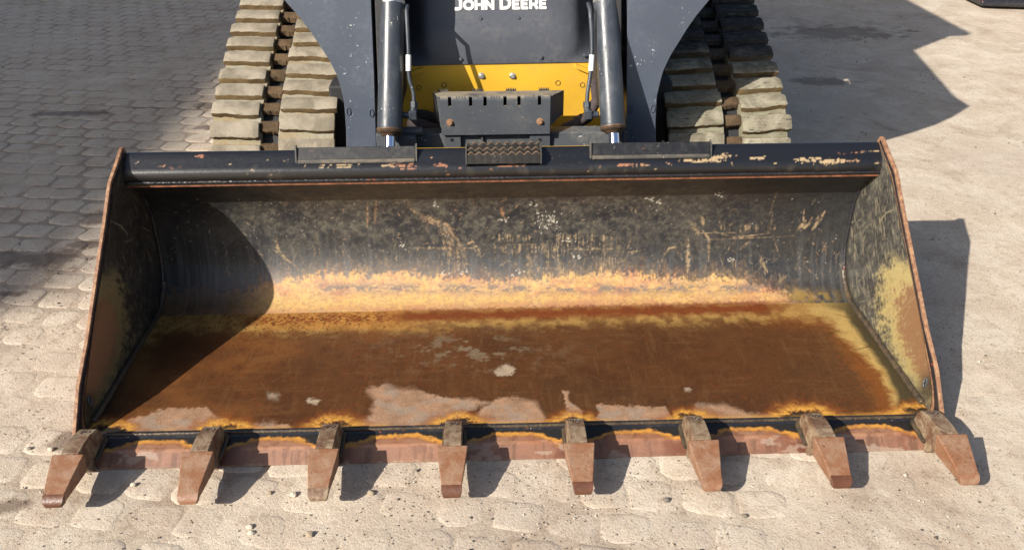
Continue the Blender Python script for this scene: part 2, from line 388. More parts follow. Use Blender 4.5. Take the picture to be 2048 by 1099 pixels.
def stones(name, n, xs, ys, r0, r1, mats, seed):
    rr = np.random.RandomState(seed)
    x = rr.uniform(*xs, n); y = ys[0]+(ys[1]-ys[0])*rr.uniform(0, 1, n)**1.3
    dens = fbm(x*3, y*3, 31, 3); keep = rr.uniform(0, 1, n) < .15+.85*ss(.4, .62, dens); keep &= ~((abs(x) < 1.08) & (y > -.01) & (y < .85)); x = x[keep]; y = y[keep]; n = len(x)
    r = r0+(r1-r0)*rr.uniform(0, 1, n)**5
    z = np.maximum(dustz(x, y)-.001, -.0003)
    base = np.array([(1,0,0),(0,1,0),(-1,0,0),(0,-1,0),(0,0,.75),(0,0,-.6)], float)
    V = base[None]*r[:, None, None]*rr.uniform(.6, 1.3, (n, 6, 1)); a = rr.uniform(0, 6.28, n); c, s = np.cos(a)[:, None], np.sin(a)[:, None]
    W = np.stack([V[..., 0]*c-V[..., 1]*s+x[:, None], V[..., 0]*s+V[..., 1]*c+y[:, None], V[..., 2]+z[:, None]+r[:, None]*.45+.0004], -1)
    f = np.array([(0,1,4),(1,2,4),(2,3,4),(3,0,4),(1,0,5),(2,1,5),(3,2,5),(0,3,5)])
    Fc = (f[None]+np.arange(n)[:, None, None]*6).reshape(-1, 3)
    me = bpy.data.meshes.new(name); me.from_pydata(W.reshape(-1, 3).tolist(), [], Fc.tolist())
    for q in mats: me.materials.append(q)
    me.polygons.foreach_set('material_index', np.repeat(rr.randint(0, len(mats), n), 8).astype(np.int32))
    return link(name, me)
def stone_mat(nm, c):
    m, t, b = nt(nm); g = N(t); g.l(g.mix(g.noise(g.pos(), 200, 3), np.array(c)*.75, np.array(c)*1.2), b.inputs['Base Color']); b.inputs['Roughness'].default_value = .9; return m
SM = [stone_mat('pale_stone', A(225, 215, 195, 1.42)), stone_mat('tan_stone', A(190, 172, 145, 1.42)), stone_mat('grey_stone', A(140, 132, 120, 1.42)), stone_mat('dark_stone', A(95, 85, 75, 1.42))]
g1 = stones('gravel', 52000, (-1.75, 1.75), (-.42, 1.4), .0008, .0034, SM[:3]+SM[1:2], 3)
tag(g1, 'fine pale gravel and grit scattered over the dusty yard', 'gravel', kind='stuff')
g2 = stones('grit', 12000, (-4.2, 4.2), (-.3, 5.6), .0014, .0058, SM, 5)
tag(g2, 'coarse grit lying about the yard around the machine', 'grit', kind='stuff')
def pebble(u, v, r, mi, label):
    p = at(u, v, 2, 0.0); rr = np.random.RandomState(int(u)); V = []; F = []
    ph = 6
    V.append((0, 0, r*.8))
    for zz, s in ((.55, .65), (0.05, 1.0), (-.4, .7)):
        for k in range(ph):
            a = k*2*math.pi/ph+zz; q = rr.uniform(.75, 1.2)*s*r; V.append((math.cos(a)*q*1.2, math.sin(a)*q, r*zz+rr.uniform(-.1, .1)*r))
    for k in range(ph): F.append((0, 1+k, 1+(k+1) % ph))
    for q in range(2):
        for k in range(ph): F.append((1+q*ph+k, 1+(q+1)*ph+k, 1+(q+1)*ph+(k+1) % ph, 1+q*ph+(k+1) % ph))
    F.append(tuple(1+2*ph+k for k in range(ph))[::-1])
    o = mesh('pebble', V, F, SM[mi]); o.location = (p[0], p[1], r*.35)
    tag(o, label, 'pebble', 'loose pebbles on the yard')
pebble(587, 990, .0085, 0, 'white chalky pebble between the second and third bucket teeth')
pebble(539, 986, .006, 1, 'small tan pebble just right of the second tooth shadow')
pebble(500, 1054, .0075, 0, 'pale pebble near the lower edge, lower one of a close pair')
pebble(503, 1066, .0065, 0, 'white pebble nearest the camera in the close pair')
pebble(620, 1070, .009, 1, 'sharp tan pebble with pointed shadow below the third tooth')
pebble(742, 986, .008, 1, 'tan pebble right of the third tooth shadow')
pebble(268, 970, .007, 0, 'round pale pebble right of the first tooth shadow')
pebble(102, 900, .008, 0, 'pale pebble beside the leftmost tooth top')
pebble(1332, 1001, .008, 2, 'brown pebble left of the sixth tooth tip')
pebble(1490, 1032, .007, 2, 'dark pebble below the sixth tooth')
pebble(60, 897, .006, 2, 'small brown pebble left of the damp patch')

# ------------------------------------------------------------ bucket
bucket = empty('bucket', (0, .4, 0), 'wide black toothed loader bucket with rusty yellow stained floor resting on the ground', 'loader bucket')
W = 1.065; WI = 1.0545; EPS = 1e-9
rows = lambda a, b, n: np.linspace(a, b, n)
TOOTHX = [(i-3.5)*.29046 for i in range(8)]
def dirt_noise(X, S): return fbm(X*6, S*6, 1, 6), fbm(X*40, S*40, 2, 4), fbm(X*140, S*140, 4, 3)
BLK = A(44, 46, 56); BRN = A(104, 68, 38); ORG = A(150, 88, 38); YEL = A(216, 170, 72); PINK = A(180, 142, 112); RED = A(118, 54, 26); DUST = A(128, 118, 100); TAN = A(206, 168, 122)

# floor plate
xs = rows(-WI, WI, 930); ys = rows(.0965, .634, 250)
X, Y = np.meshgrid(xs, ys, indexing='ij'); n1, n2, n3 = dirt_noise(X, Y)
Z = .0300+0*X+.0012*(fbm(X*4, Y*4, 77, 3)-.5)
U, V = px(X, Y, Z); wU = U+16*(n1-.5)+14*(n2-.5)+8*(n3-.5); wV = V+9*(n1-.5)+12*(n2-.5)+7*(n3-.5)
c = np.zeros(X.shape+(3,)); c[:] = A(98, 61, 34); rg = np.full(X.shape, .46)
big = fbm(X*2.3+7, Y*3.5, 8, 4)
c = mix(c, A(126, 80, 42), ss(.42, .62, big)*ss(1300, 500, U)); c = mix(c, A(94, 64, 38), ss(.4, .6, fbm(X*2.1, Y*2.5, 19, 4))*ss(700, 1200, U)*.6)
c = mix(c, A(112, 84, 50), ss(1050, 1600, U)*ss(.35, .65, n1)*ss(760, 650, V)*.5)
c = mix(c, A(66, 40, 24), ss(.46, .72, fbm(X*5, Y*7, 121, 6, .7))*.4); c = mix(c, A(76, 46, 26), ss(.5, .68, n2)*.3)
c = mix(c, A(138, 72, 34), ss(.56, .74, n3)*ss(.42, .58, n1)*.3); c = mix(c, A(128, 92, 56), ss(.56, .72, fbm(X*90, Y*12, 122, 4, .7))*.22+ss(.58, .74, fbm(X*10, Y*80, 123, 4, .7))*.22)
# dried scum in the middle
c = mix(c, A(140, 124, 100), ss(.52, .68, fbm(X*30, Y*40, 15, 4, .7))*np.exp(-((wU-940)/150)**2-((wV-700)/34)**2)*.75)
# yellow bloom next to the fold and along the ends
fold = 632-(U-545)*.0252
dR = sdf(U, V, [(300, 640), (545, 640), (1640, 612), (1684, 626), (1722, 680), (1768, 742), (1794, 795), (1788, 850), (1740, 870), (200, 900), (226, 840), (282, 720)])
q = dR+24*(n2-.5)+12*(n1-.5)+10*(n3-.5)
rt_ = ss(1560, 1700, U)*ss(660, 740, V); yb = ss(0, 1, (q+40-24*rt_)/(32-10*rt_)); yb *= ss(835, 805, V)*np.clip(1-ss(730, 790, V)*ss(1500, 900, U)*.85, 0, 1)*(1-ss(1300, 200, U)*ss(668, 700, V)*.75)
c = mix(c, ORG, ss(-58, -22, q)*ss(835, 800, V)*.6*ss(1500, 1700, U+V*.1)+0*q)
c = mix(c, A(188, 148, 84), yb*(.5+.4*ss(.35, .62, n2)))
lb = ss(470, 560, U)*ss(880, 760, U)*ss(664, 650, V+12*(n1-.5)+8*(n2-.5)); c = mix(c, A(196, 138, 66), lb*(.5+.35*ss(.4, .6, n2)))
c = mix(c, A(204, 178, 112), yb*ss(1560, 1680, U)*.6)
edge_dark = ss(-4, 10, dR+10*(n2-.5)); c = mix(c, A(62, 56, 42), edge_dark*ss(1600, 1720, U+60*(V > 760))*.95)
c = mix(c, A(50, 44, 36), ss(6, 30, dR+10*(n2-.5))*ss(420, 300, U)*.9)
# rusty seam at the fold
seam = ss(18, 2, np.abs(V-fold-8)+9*(n2-.5)+7*(n3-.5))*ss(430, 560, U)*ss(1600, 1520, U)
c = mix(c, RED, seam*(ss(740, 830, U)*.92+(1-ss(740, 830, U))*.85*ss(.40, .54, n3)))
c = mix(c, A(150, 70, 28), ss(.55, .7, n3)*seam*.6)
spk = ss(.74, .80, vn(X*300, Y*220, 51))*ss(870, 700, U)*ss(760, 640, V); c = mix(c, A(84, 40, 22), spk*.8)
# dry pink patches
patches = [[(735,782),(775,772),(812,782),(832,778),(870,792),(930,802),(985,803),(930,822),(900,846),(885,862),(712,862),(722,848),(748,828),(757,802)],
 [(960,826),(985,803),(1040,795),(1075,806),(1092,836),(1098,862),(945,862)], [(1126,781),(1134,781),(1137,802),(1152,812),(1165,822),(1168,840),(1126,842),(1130,815)],
 [(1193,810),(1215,808),(1330,812),(1344,834),(1350,850),(1180,850),(1197,832)], [(1396,812),(1450,811),(1512,829),(1560,833),(1560,846),(1400,846),(1388,830)],
 [(985,738),(1008,727),(1032,738),(1024,750),(995,752)], [(613,800),(627,794),(641,800),(632,806),(617,806)],
 [(262,832),(330,815),(412,812),(425,826),(445,842),(440,870),(215,872),(235,850)], [(480,855),(520,850),(575,846),(582,856),(500,866)], [(1370,776),(1382,778),(1386,782),(1374,782)], [(540,789),(556,789),(553,795),(542,795)]]
for k, pgn in enumerate(patches):
    d = sdf(wU, wV, pgn)
    col = PINK if k not in (5, 6, 9, 10) else A(186, 166, 140)
    mk = ss(3.0+7*ss(.5, .65, n1), -2.5-5*ss(.5, .65, n1), d); c = mix(c, A(64, 38, 22), ss(6, 1, np.abs(d-2))*.35*ss(.4, .6, n1))
    c = mix(c, col*(.62+.75*n2)[..., None], mk*.9); rg = rg*(1-mk)+.85*mk
    c = mix(c, A(168, 150, 132), mk*ss(.5, .64, fbm(X*22, Y*30, 60+k, 4))*.6)
# heat marks round each tooth root
for i, tx in enumerate(TOOTHX):
    a, b = px(tx+.004, .098, .03)
    q_ = (1.0, .95, 1.0, .9, .78, .85, 1.1, 1.0)[i]; d = np.hypot((U-a-(8, 10, -4, 6, 0, 4, 0, 0)[i])/(66*q_), (V-b-3)/(31*q_))+.5*(n2-.5)+.34*(n3-.5)+.35*(n1-.5)
    fr = fbm(np.arctan2(V-b, U-a)*16, d*1.2, 5, 3)
    d = d+.22*(fr-.5)
    c = mix(c, A(150, 82, 36), ss(1.45, .85, d)*.7); c = mix(c, A(232, 172, 78), ss(1.12, .70, d)*ss(.45, .66, d)*(.45+.5*ss(.4, .6, n3)))
    c = mix(c, A(48, 42, 34), ss(.62, .40, d)); rg = np.where(d < 1.1, .6, rg)
c = mix(c, A(228, 168, 76), ss(11, 2, (V.max(1, keepdims=True)-V)+8*(n2-.5))*ss(.42, .6, n1)*.5)
c = mix(c, A(112, 70, 44), ss(3.5, 1, V.max(1, keepdims=True)-V)*.7)
# faint scratches in the right corner
m_ = np.zeros(X.shape)
for k in range(150):
    a = R.uniform(300, 1700); b = R.uniform(660, 820); L = R.uniform(10, 60); an = R.normal(1.57, .5) if k % 3 else R.uniform(0, 3)
    stroke(m_, U, V, [(a, b), (a+L*math.cos(an), b-L*.6*math.sin(an))], R.uniform(.6, 1.1), R.uniform(.1, .4))
c = mix(c, A(140, 104, 72), m_*.6); m_[:] = 0
for k in range(26):
    a = R.uniform(1420, 1720); b = R.uniform(610, 700); L = R.uniform(30, 110); an = R.uniform(-.2, 1.0)
    stroke(m_, U, V, [(a, b), (a+L*.5*math.cos(an), b+L*.5*math.sin(an)+R.uniform(-6, 6)), (a+L*math.cos(an), b+L*math.sin(an))], R.uniform(.8, 1.5), R.uniform(.3, .8))
stroke(m_, U, V, [(1640, 672), (1680, 660)], 2.5, .9); stroke(m_, U, V, [(1705, 700), (1765, 686)], 1.5, .9)
c = mix(c, A(86, 58, 26), m_*.75)
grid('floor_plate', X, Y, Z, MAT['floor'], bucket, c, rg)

# curved back plate
prof = np.array([(.634, .0300), (.662, .0375), (.690, .052), (.714, .073), (.733, .100), (.747, .135), (.755, .175), (.760, .225), (.762, .275), (.754, .325), (.731, .372), (.694, .412), (.660, .440)])
def resample(P, n):
    t = np.concatenate([[0], np.cumsum(np.hypot(*np.diff(P, axis=0).T))]); 
    # Catmull-Rom
    out = []
    for s in np.linspace(0, t[-1], n):
        k = min(np.searchsorted(t, s, 'right')-1, len(P)-2); f = (s-t[k])/(t[k+1]-t[k])
        p0 = P[max(k-1, 0)]; p1 = P[k]; p2 = P[k+1]; p3 = P[min(k+2, len(P)-1)]
        out.append(.5*((2*p1)+(-p0+p2)*f+(2*p0-5*p1+4*p2-p3)*f*f+(-p0+3*p1-3*p2+p3)*f**3))
    return np.array(out)
bp = resample(prof, 240)
X = np.repeat(xs[:, None], 240, 1); Y = np.repeat(bp[None, :, 0], len(xs), 0); Z = np.repeat(bp[None, :, 1], len(xs), 0)
S = np.repeat(np.linspace(0, .53, 240)[None], len(xs), 0); n1, n2, n3 = dirt_noise(X, S+3)
Y = Y+.0016*(fbm(X*3.5, S*6, 91, 3)-.5)*ss(0, .05, S)
U, V = px(X, Y, Z)
c = np.zeros(X.shape+(3,)); c[:] = A(50, 51, 55); rg = np.full(X.shape, .36)
dm = ss(.3, .8, fbm(X*9, S*9+2, 33, 6, .8))*.45+ss(.42, .70, fbm(X*75, S*75, 35, 4, .8))*.45
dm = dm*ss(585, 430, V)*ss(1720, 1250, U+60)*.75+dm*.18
dm = dm*(.25+.75*ss(360, 560, U)); c = mix(c, A(124, 117, 100), np.clip(dm*1.05, 0, .85)); c = c*(.55+.45*ss(380, 560, U))[..., None]; rg = rg+.35*np.clip(dm, 0, 1)  # left end: less dust, and its shade put into the colour
c = mix(c, A(20, 21, 24), ss(.52, .74, fbm(X*70, S*70, 39, 4, .8))*.34)
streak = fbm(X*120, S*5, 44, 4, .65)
c = mix(c, A(112, 112, 112), ss(.45, .75, streak)*ss(430, 540, V)*.4+ss(475, 545, V)*ss(1560, 700, U)*ss(500, 580, U)*.6)  # grey streaks, plus a pale sheen painted into the colour
# rusty yellow band along the bottom
top = 549+5*np.sin(U/70.)+26*(fbm(X*14, S*3, 45, 4)-.5)+13*(streak-.5)*2
top = top+ss(1450, 1620, U)*40+ss(560, 430, U)*30
yy_ = V-top+22*(n2-.5)+20*(n3-.5); yb = ss(-4, 10, yy_)*.75+ss(-34, 12, yy_)*.25; yb *= ss(1665, 1520, U+120*(n2-.5))*(.3+.7*ss(430, 540, U))
mot = ss(.40, .56, fbm(X*13+3, S*36, 47, 5, .7))*np.exp(-((V-576)/11)**2)*ss(600, 640, U)
c2 = mix(np.zeros_like(c)+A(220, 176, 120), A(204, 138, 98), ss(.40, .66, fbm(X*12, S*16, 48, 6, .75))*.75)
c2 = mix(c2, A(234, 186, 104), ss(.45, .62, fbm(X*26, S*34, 49, 5, .75))*.55); c2 = mix(c2, A(150, 96, 58), ss(.5, .68, fbm(X*110, S*70, 50, 4, .8))*.3); c2 = mix(c2, A(226, 186, 112), ss(585, 600, V)*ss(622, 612, V+(U-545)*.025)*.5)
c2 = mix(c2, A(140, 96, 52), ss(560, 470, U)*.7)  # band darkened at its left end, shade put into the rust colour
c = mix(c, c2, yb*(.72+.28*ss(.35, .55, n3))); rg = rg*(1-yb)+.62*yb
c = mix(c, A(96, 98, 102), mot*yb*.8*ss(.34, .5, n3))
c = mix(c, A(196, 146, 104), ss(16, 0, (V-(fold0 := 632-(U-545)*.0252)+10)*-1)*yb*.6*ss(.4, .6, n2))
c = mix(c, RED, ss(10, 1, np.abs(V-fold0)+6*(n3-.5))*ss(740, 800, U)*ss(1590, 1520, U)*.85)
c = mix(c, A(150, 124, 66), ss(1540, 1600, U)*ss(570, 592, V+20*(n2-.5))*ss(.4, .6, fbm(X*60, S*40, 57, 3))*ss(1700, 1640, U)*.8)
# long scratches and scrapes
m_ = np.zeros(X.shape); T = lambda pts, w, a=1: stroke(m_, U, V, pts, w, a)
for _ in range(26):
    o_ = R.normal(0, 5); T([(812+o_*.4, 395), (818+o_, 415+o_*.3), (838+o_, 432+o_), (868+o_, 440+o_), (900+o_*1.5, 450+o_)][R.randint(0, 3):], R.uniform(.6, 1.6), R.uniform(.25, .75))
    T([(850+o_, 436+o_*.5), (880+o_*1.3, 452), (898+o_*1.6, 478), (912+o_*1.8, 508), (912+o_*2.2, 548)][R.randint(0, 3):], R.uniform(.6, 1.8), R.uniform(.25, .75)); T([(925, 490), (945, 484), (958, 498), (962, 518)], 3.5, .8)
T([(1055, 500), (1058, 525), (1056, 552)], 5, .9); T([(1003, 410), (1006, 432)], 5, .6); T([(735, 405), (735, 455)], 2, .6); T([(752, 400), (750, 448)], 3, .6)
T([(552, 472), (555, 495), (566, 512), (575, 520)], 4, 1); T([(546, 498), (570, 516), (592, 532)], 2, .8)
T([(1592, 462), (1606, 448), (1612, 440)], 4, .9); T([(1600, 462), (1618, 448), (1624, 434)], 3, .9); T([(1624, 460), (1636, 440), (1650, 422)], 5, 1); T([(1608, 418), (1606, 458)], 2, .7)
T([(1378, 440), (1390, 455), (1398, 470)], 6, .9); T([(1404, 430), (1406, 455)], 4, .9); T([(1376, 478), (1375, 545)], 5, .75); T([(1405, 460), (1418, 478), (1417, 525)], 3, .7)
T([(1318, 538), (1325, 515), (1338, 496), (1350, 494), (1358, 512)], 2, .9); T([(1240, 538), (1256, 505), (1290, 498)], 1.6, .6); T([(1425, 462), (1470, 475), (1540, 466)], 2, .7)
T([(1535, 545), (1522, 520), (1524, 508)], 5, .7); T([(1480, 500), (1500, 480)], 3, .7); T([(1390, 480), (1590, 472)], 1.2, .7); T([(1380, 466), (1500, 465)], 1, .6)
T([(1545, 420), (1540, 465)], 2, .6); T([(1555, 380), (1535, 440)], 1.5, .5); T([(1545, 470), (1560, 515)], 1.3, .7)
for u0, u1, v0, v1, nn in ((985, 1062, 468, 484, 16), (1108, 1225, 468, 484, 20), (990, 1130, 490, 506, 26), (1440, 1560, 448, 464, 14), (820, 960, 494, 500, 12)):
    for _ in range(nn):
        a = R.uniform(u0, u1); T([(a, v0+R.uniform(-2, 2)), (a+R.uniform(-1, 1), v1+R.uniform(-2, 2))], R.uniform(.8, 2.6), R.uniform(.4, .95))
T([(820, 496), (900, 497), (958, 495)], 3, .7); T([(1130, 498), (1228, 497)], 3, .8); T([(990, 489), (1110, 488)], 1.2, .5)
for _ in range(620):
    a = R.uniform(430, 1690); b = 480+90*R.uniform(0, 1)**.5; L = R.uniform(4, 28); an = R.normal(math.pi/2, .55); k = R.uniform(-7, 7)
    T([(a, b), (a+L*.5*math.cos(an)+k*.5, b-L*.5*math.sin(an)), (a+L*math.cos(an), b-L*math.sin(an))], R.uniform(.6, 1.3), R.uniform(.15, .6))
for _ in range(90):
    a = R.uniform(1060, 1250); b = R.uniform(500, 560); T([(a, b), (a, b-R.uniform(10, 40))], R.uniform(.7, 1.4), R.uniform(.3, .7))
for _ in range(260):
    a = R.uniform(320, 1680); b = R.uniform(400, 520); L = R.uniform(2, 12); an = R.uniform(0, 3.14)
    T([(a, b), (a+L*math.cos(an), b-L*math.sin(an))], R.uniform(.6, 1.4), R.uniform(.3, .8))
m_ *= (.12+1.3*ss(.36, .62, n3)*(.5+.8*ss(.4, .6, streak))); m_ = np.clip(m_, 0, 1)
c = mix(c, mix(np.zeros_like(c)+A(186, 160, 122), A(190, 140, 98), ss(.5, .7, n1)), m_*.8); rg = rg+.2*m_
w_ = np.zeros(X.shape)
for _ in range(60):
    a = R.normal(1092, 12); b = R.normal(440, 10); stroke(w_, U, V, [(a, b), (a+R.uniform(-4, 4), b+R.uniform(-5, 5))], R.uniform(.7, 1.8), R.uniform(.5, 1))
for a, b in ((925, 542), (885, 545), (1038, 544), (1155, 512), (1136, 482), (802, 492), (1300, 398), (1318, 405), (1438, 388), (1068, 408), (870, 412), (1460, 520), (1008, 440)):
    for _ in range(7): 
        a2 = R.normal(a, 5); b2 = R.normal(b, 3); stroke(w_, U, V, [(a2, b2), (a2+R.uniform(-6, 6), b2+R.uniform(-4, 4))], R.uniform(.8, 1.8), .9)
for _ in range(130):
    a2 = R.uniform(420, 1690); b2 = R.uniform(395, 560); stroke(w_, U, V, [(a2, b2), (a2+R.uniform(-2, 2), b2+R.uniform(-2, 2))], R.uniform(.7, 1.5), R.uniform(.4, 1))
c = mix(c, A(228, 222, 205), w_*.9)
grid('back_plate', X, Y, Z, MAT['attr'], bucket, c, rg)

# outer shell (back and underside)
outp = [(.06, .0), (.66, .0), (.70, .012), (.735, .045), (.757, .085), (.772, .13), (.779, .20), (.783, .28), (.775, .335), (.750, .385), (.706, .429)]
inn = [(.699, .420), (.740, .376), (.764, .328), (.772, .278), (.7705, .20), (.764, .132), (.749, .09), (.727, .053), (.698, .022), (.66, .012), (.06, .012)]
sh = MB(); sh.prism([(-WI, y, z) for y, z in outp+inn], (2*WI, 0, 0)); sh.build('outer_shell', MAT['black'], bucket, 40)

# side plates
front = resample(np.array([(.110, .034), (.125, .085), (.195, .150), (.262, .212), (.330, .268), (.43, .345), (.50, .402), (.572, .462), (.645, .500), (.700, .523)]), 220)
back = resample(np.array([(.134, .030), (.30, .029), (.48, .029), (.634, .029), (.70, .058), (.735, .100), (.757, .16), (.763, .23), (.763, .30), (.748, .35), (.725, .43), (.715, .505)]), 220)
def plate_polygon():
    return [(.058, .052), (.14, .142), (.232, .206), (.30, .262), (.40, .345), (.482, .412), (.555, .476), (.575, .492), (.645, .520), (.690, .541), (.703, .540), (.712, .528), (.716, .508),
            (.735, .47), (.775, .40), (.795, .30), (.80, .20), (.788, .12), (.762, .06), (.73, .02), (.70, -.002), (.10, -.002), (.060, .020)]
for sgn in (-1, 1):
    P = plate_polygon(); m = MB()
    m.prism([(sgn*(WI+.0035), y, z) for y, z in P], (sgn*.0092, 0, 0))
    e = m.build('side_plate', MAT['edge_rust'] , bucket, 30, .0015)
    e['label'] = 'rusty edged end plate of the bucket'
    # inner painted face, set back from the outer edge
    t = np.linspace(0, 1, 120)[None, :]
    off = np.array([-.0] * 1)
    Fy, Fz = front[:, 0][:, None], front[:, 1][:, None]; By, Bz = back[:, 0][:, None], back[:, 1][:, None]
    # pull the front edge close to the plate outline
    d = np.stack([By-Fy, Bz-Fz]); 
    Yp = Fy*(1-t)+By*t; Zp = Fz*(1-t)+Bz*t
    Xp = np.full(Yp.shape, sgn*(WI+.001)); U, V = px(np.full(Yp.shape, WI), Yp, Zp)
    n1, n2, n3 = dirt_noise(Yp+sgn*3, Zp); st = fbm((Yp+Zp)*90, (Yp-Zp)*14, 66, 4, .65)
    c = np.zeros(Yp.shape+(3,)); c[:] = A(62, 61, 60) if sgn > 0 else A(40, 38, 36); rg = np.full(Yp.shape, .5)  # left liner coloured darker, its shade put into the base tone
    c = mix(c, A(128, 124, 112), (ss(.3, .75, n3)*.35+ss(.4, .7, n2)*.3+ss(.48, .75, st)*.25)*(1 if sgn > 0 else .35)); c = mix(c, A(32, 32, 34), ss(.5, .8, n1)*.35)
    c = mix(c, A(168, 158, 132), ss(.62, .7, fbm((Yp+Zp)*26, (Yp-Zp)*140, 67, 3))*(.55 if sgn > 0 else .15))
    wU = U+26*(n1-.5)+20*(n2-.5)+34*(n3-.5)+38*(st-.5); wV = V+18*(n1-.5)+16*(n2-.5)+24*(n3-.5)
    yel = sdf(wU, wV, [(1796, 520), (1850, 560), (1900, 830), (1864, 800), (1834, 770), (1796, 715), (1772, 668), (1768, 600), (1778, 545)])
    brn = sdf(wU, wV, [(1808, 566), (1850, 580), (1905, 830), (1870, 790), (1840, 752), (1808, 708), (1790, 655), (1790, 598)])
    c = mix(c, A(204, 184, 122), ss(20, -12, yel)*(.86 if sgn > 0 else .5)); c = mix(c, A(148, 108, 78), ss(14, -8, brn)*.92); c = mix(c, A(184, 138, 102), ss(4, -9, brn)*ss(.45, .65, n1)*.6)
    dk = np.exp(-(((U-1858)/22)**2+((V-775)/26)**2)); c = mix(c, A(58, 54, 46), np.clip(dk*1.4, 0, 1)*.85)
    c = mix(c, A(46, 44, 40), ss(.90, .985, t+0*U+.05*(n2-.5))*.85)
    m_ = np.zeros(Yp.shape)
    for _ in range(150):
        a = R.uniform(1690, 1850); b = R.uniform(380, 780); L = R.uniform(6, 26); an = R.normal(1.0, .7)
        stroke(m_, U, V, [(a, b), (a+L*math.cos(an), b-L*math.sin(an))], R.uniform(.6, 1.2), R.uniform(.25, .7))
    stroke(m_, U, V, [(1756, 445), (1772, 425), (1795, 417)], 1.6, .8)
    c = mix(c, A(190, 176, 140), m_*.7)
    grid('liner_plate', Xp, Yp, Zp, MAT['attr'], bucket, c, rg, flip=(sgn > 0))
    # rolled edge bar between liner and outline
    eb = MB(); fr = front[::6]; outl = resample(np.array([(.066, .048), (.142, .134), (.234, .198), (.302, .254), (.402, .337), (.484, .404), (.557, .467), (.578, .484), (.647, .511), (.692, .532)]), len(fr))
    for k in range(len(fr)-1):
        x0 = sgn*(WI+.0008); x1 = sgn*(WI+.0036)
        a, b = outl[k], outl[k+1]; p, q = fr[k], fr[k+1]
        dd = np.array([p-a, q-b]); p = a+dd[0]*.55; q = b+dd[1]*.55
        eb.hexa([(x1, a[0], a[1]), (x1, p[0], p[1]), (x1, q[0], q[1]), (x1, b[0], b[1]), (x0, a[0], a[1]), (x0, p[0], p[1]), (x0, q[0], q[1]), (x0, b[0], b[1])])
    eb.build('inner_edge_bar', MAT['black'], bucket, 30)
    wb = MB(); bb = back[::3]; pts = []
    for k, (y, z) in enumerate(back[2:130:1]): pts.append((sgn*(WI-.004), y, z+.004))
    wb.tube(pts, [.0075+.0018*abs(math.sin(k*1.3))+R.uniform(0, .0008) for k in range(len(pts))], 8)
    wb.build('weld_bead', MAT['weld'], bucket, 60)
    pts = [(sgn*(WI-.002), y-.004, z) for y, z in back[130:205]]
    wb = MB(); wb.tube(pts, [.0045+.001*abs(math.sin(k*1.3)) for k in range(len(pts))], 8); wb.build('weld_bead', MAT['black'], bucket, 60)
    # slot near the lower front corner
    s1 = MB(); cy, cz = .158, .085
    ring = [(sgn*(WI-.001), cy+.006*math.cos(a), cz+.014*math.sin(a)) for a in np.linspace(0, 2*math.pi, 17)]
    s1.tube(ring, .0022, 6, False); s1.build('slot_rim', MAT['frame'], bucket, 60)
    s2 = MB(); s2.prism(ring[:-1], (sgn*.0015, 0, 0)); s2.build('slot', MAT['hole'], bucket, 60)

# top tube, painted and scratched
tp = np.array([(.6625, .4515), (.654, .4535), (.6475, .4600), (.6450, .4680), (.6452, .4760), (.6475, .4840), (.6530, .4910), (.6600, .4970), (.6690, .5045), (.6790, .5130), (.6880, .5195), (.6950, .5235), (.7040, .5230), (.7130, .516), (.735, .490), (.748, .468), (.745, .45), (.728, .430), (.705, .425)])
tp = resample(tp, 70); xt = rows(-WI, WI, 760)
X = np.repeat(xt[:, None], 70, 1); Y = np.repeat(tp[None, :, 0], 760, 0); Z = np.repeat(tp[None, :, 1], 760, 0); U, V = px(X, Y, Z)
S = np.repeat(np.linspace(0, .22, 70)[None], 760, 0); n1, n2, n3 = dirt_noise(X, S+9)
c = np.zeros(X.shape+(3,)); c[:] = A(30, 32, 38); rg = np.full(X.shape, .34)
c = mix(c, A(96, 90, 80), ss(.5, .75, n2)*ss(.45, .6, n1)*.55*ss(322, 345, V)); c = mix(c, A(46, 42, 36), ss(335, 348, V)*.6)
m_ = np.zeros(X.shape)
for _ in range(70):
    a = R.uniform(270, 1755); b = 334-(a-300)*.011+R.normal(0, 9); L = R.uniform(2, 16); an = R.normal(0, .9)
    stroke(m_, U, V, [(a, b), (a+L*math.cos(an), b-L*math.sin(an)*.5)], R.uniform(.6, 1.5), R.uniform(.3, .9))
for a, b, L, w in ((1590, 321, 60, 3), (1640, 323, 50, 2.4), (1690, 322, 30, 2), (1360, 322, 90, 3), (1240, 330, 60, 2.4), (1400, 318, 50, 4), (1430, 312, 26, 4), (1500, 316, 34, 2), (640, 333, 70, 4), (760, 330, 60, 3.5), (800, 336, 30, 4), (860, 330, 36, 3), (1000, 332, 50, 2), (320, 330, 12, 4), (395, 312, 10, 3)):
    for k in range(4): 
        b2 = b+R.uniform(-w, w); stroke(m_, U, V, [(a+R.uniform(-8, 8), b2), (a+L*.5, b2+R.uniform(-2, 2)), (a+L+R.uniform(-8, 8), b2+R.uniform(-3, 3))], R.uniform(.7, 2.6)*(1 if a > 1200 else .8), R.uniform(.6, 1)*(1 if a > 1200 else .75))
stroke(m_, U, V, [(1680, 308), (1720, 304), (1758, 302)], 1.2, .8)
m_ = np.clip(m_*2.1*ss(.38, .56, n3+.35*(n2-.5)), 0, 1)
c = mix(c, mix(np.zeros_like(c)+A(206, 178, 136), A(184, 122, 84), ss(.52, .66, fbm(X*5, S*7, 81, 3))), m_*.85); rg += m_*.3
grid('top_tube', X, Y, Z, MAT['attr'], bucket, c, rg)
lp = MB(); lp.box(-WI+.0005, WI-.0005, .6535, .6665, .4440, .4520); lp.build('lip_bar', MAT['weld'], bucket, 30, .001)
lp = MB(); lp.box(-WI+.0005, WI-.0005, .6520, .6640, .4395, .4440); lp.build('lip_strip', MAT['lip'], bucket, 30, .0006)
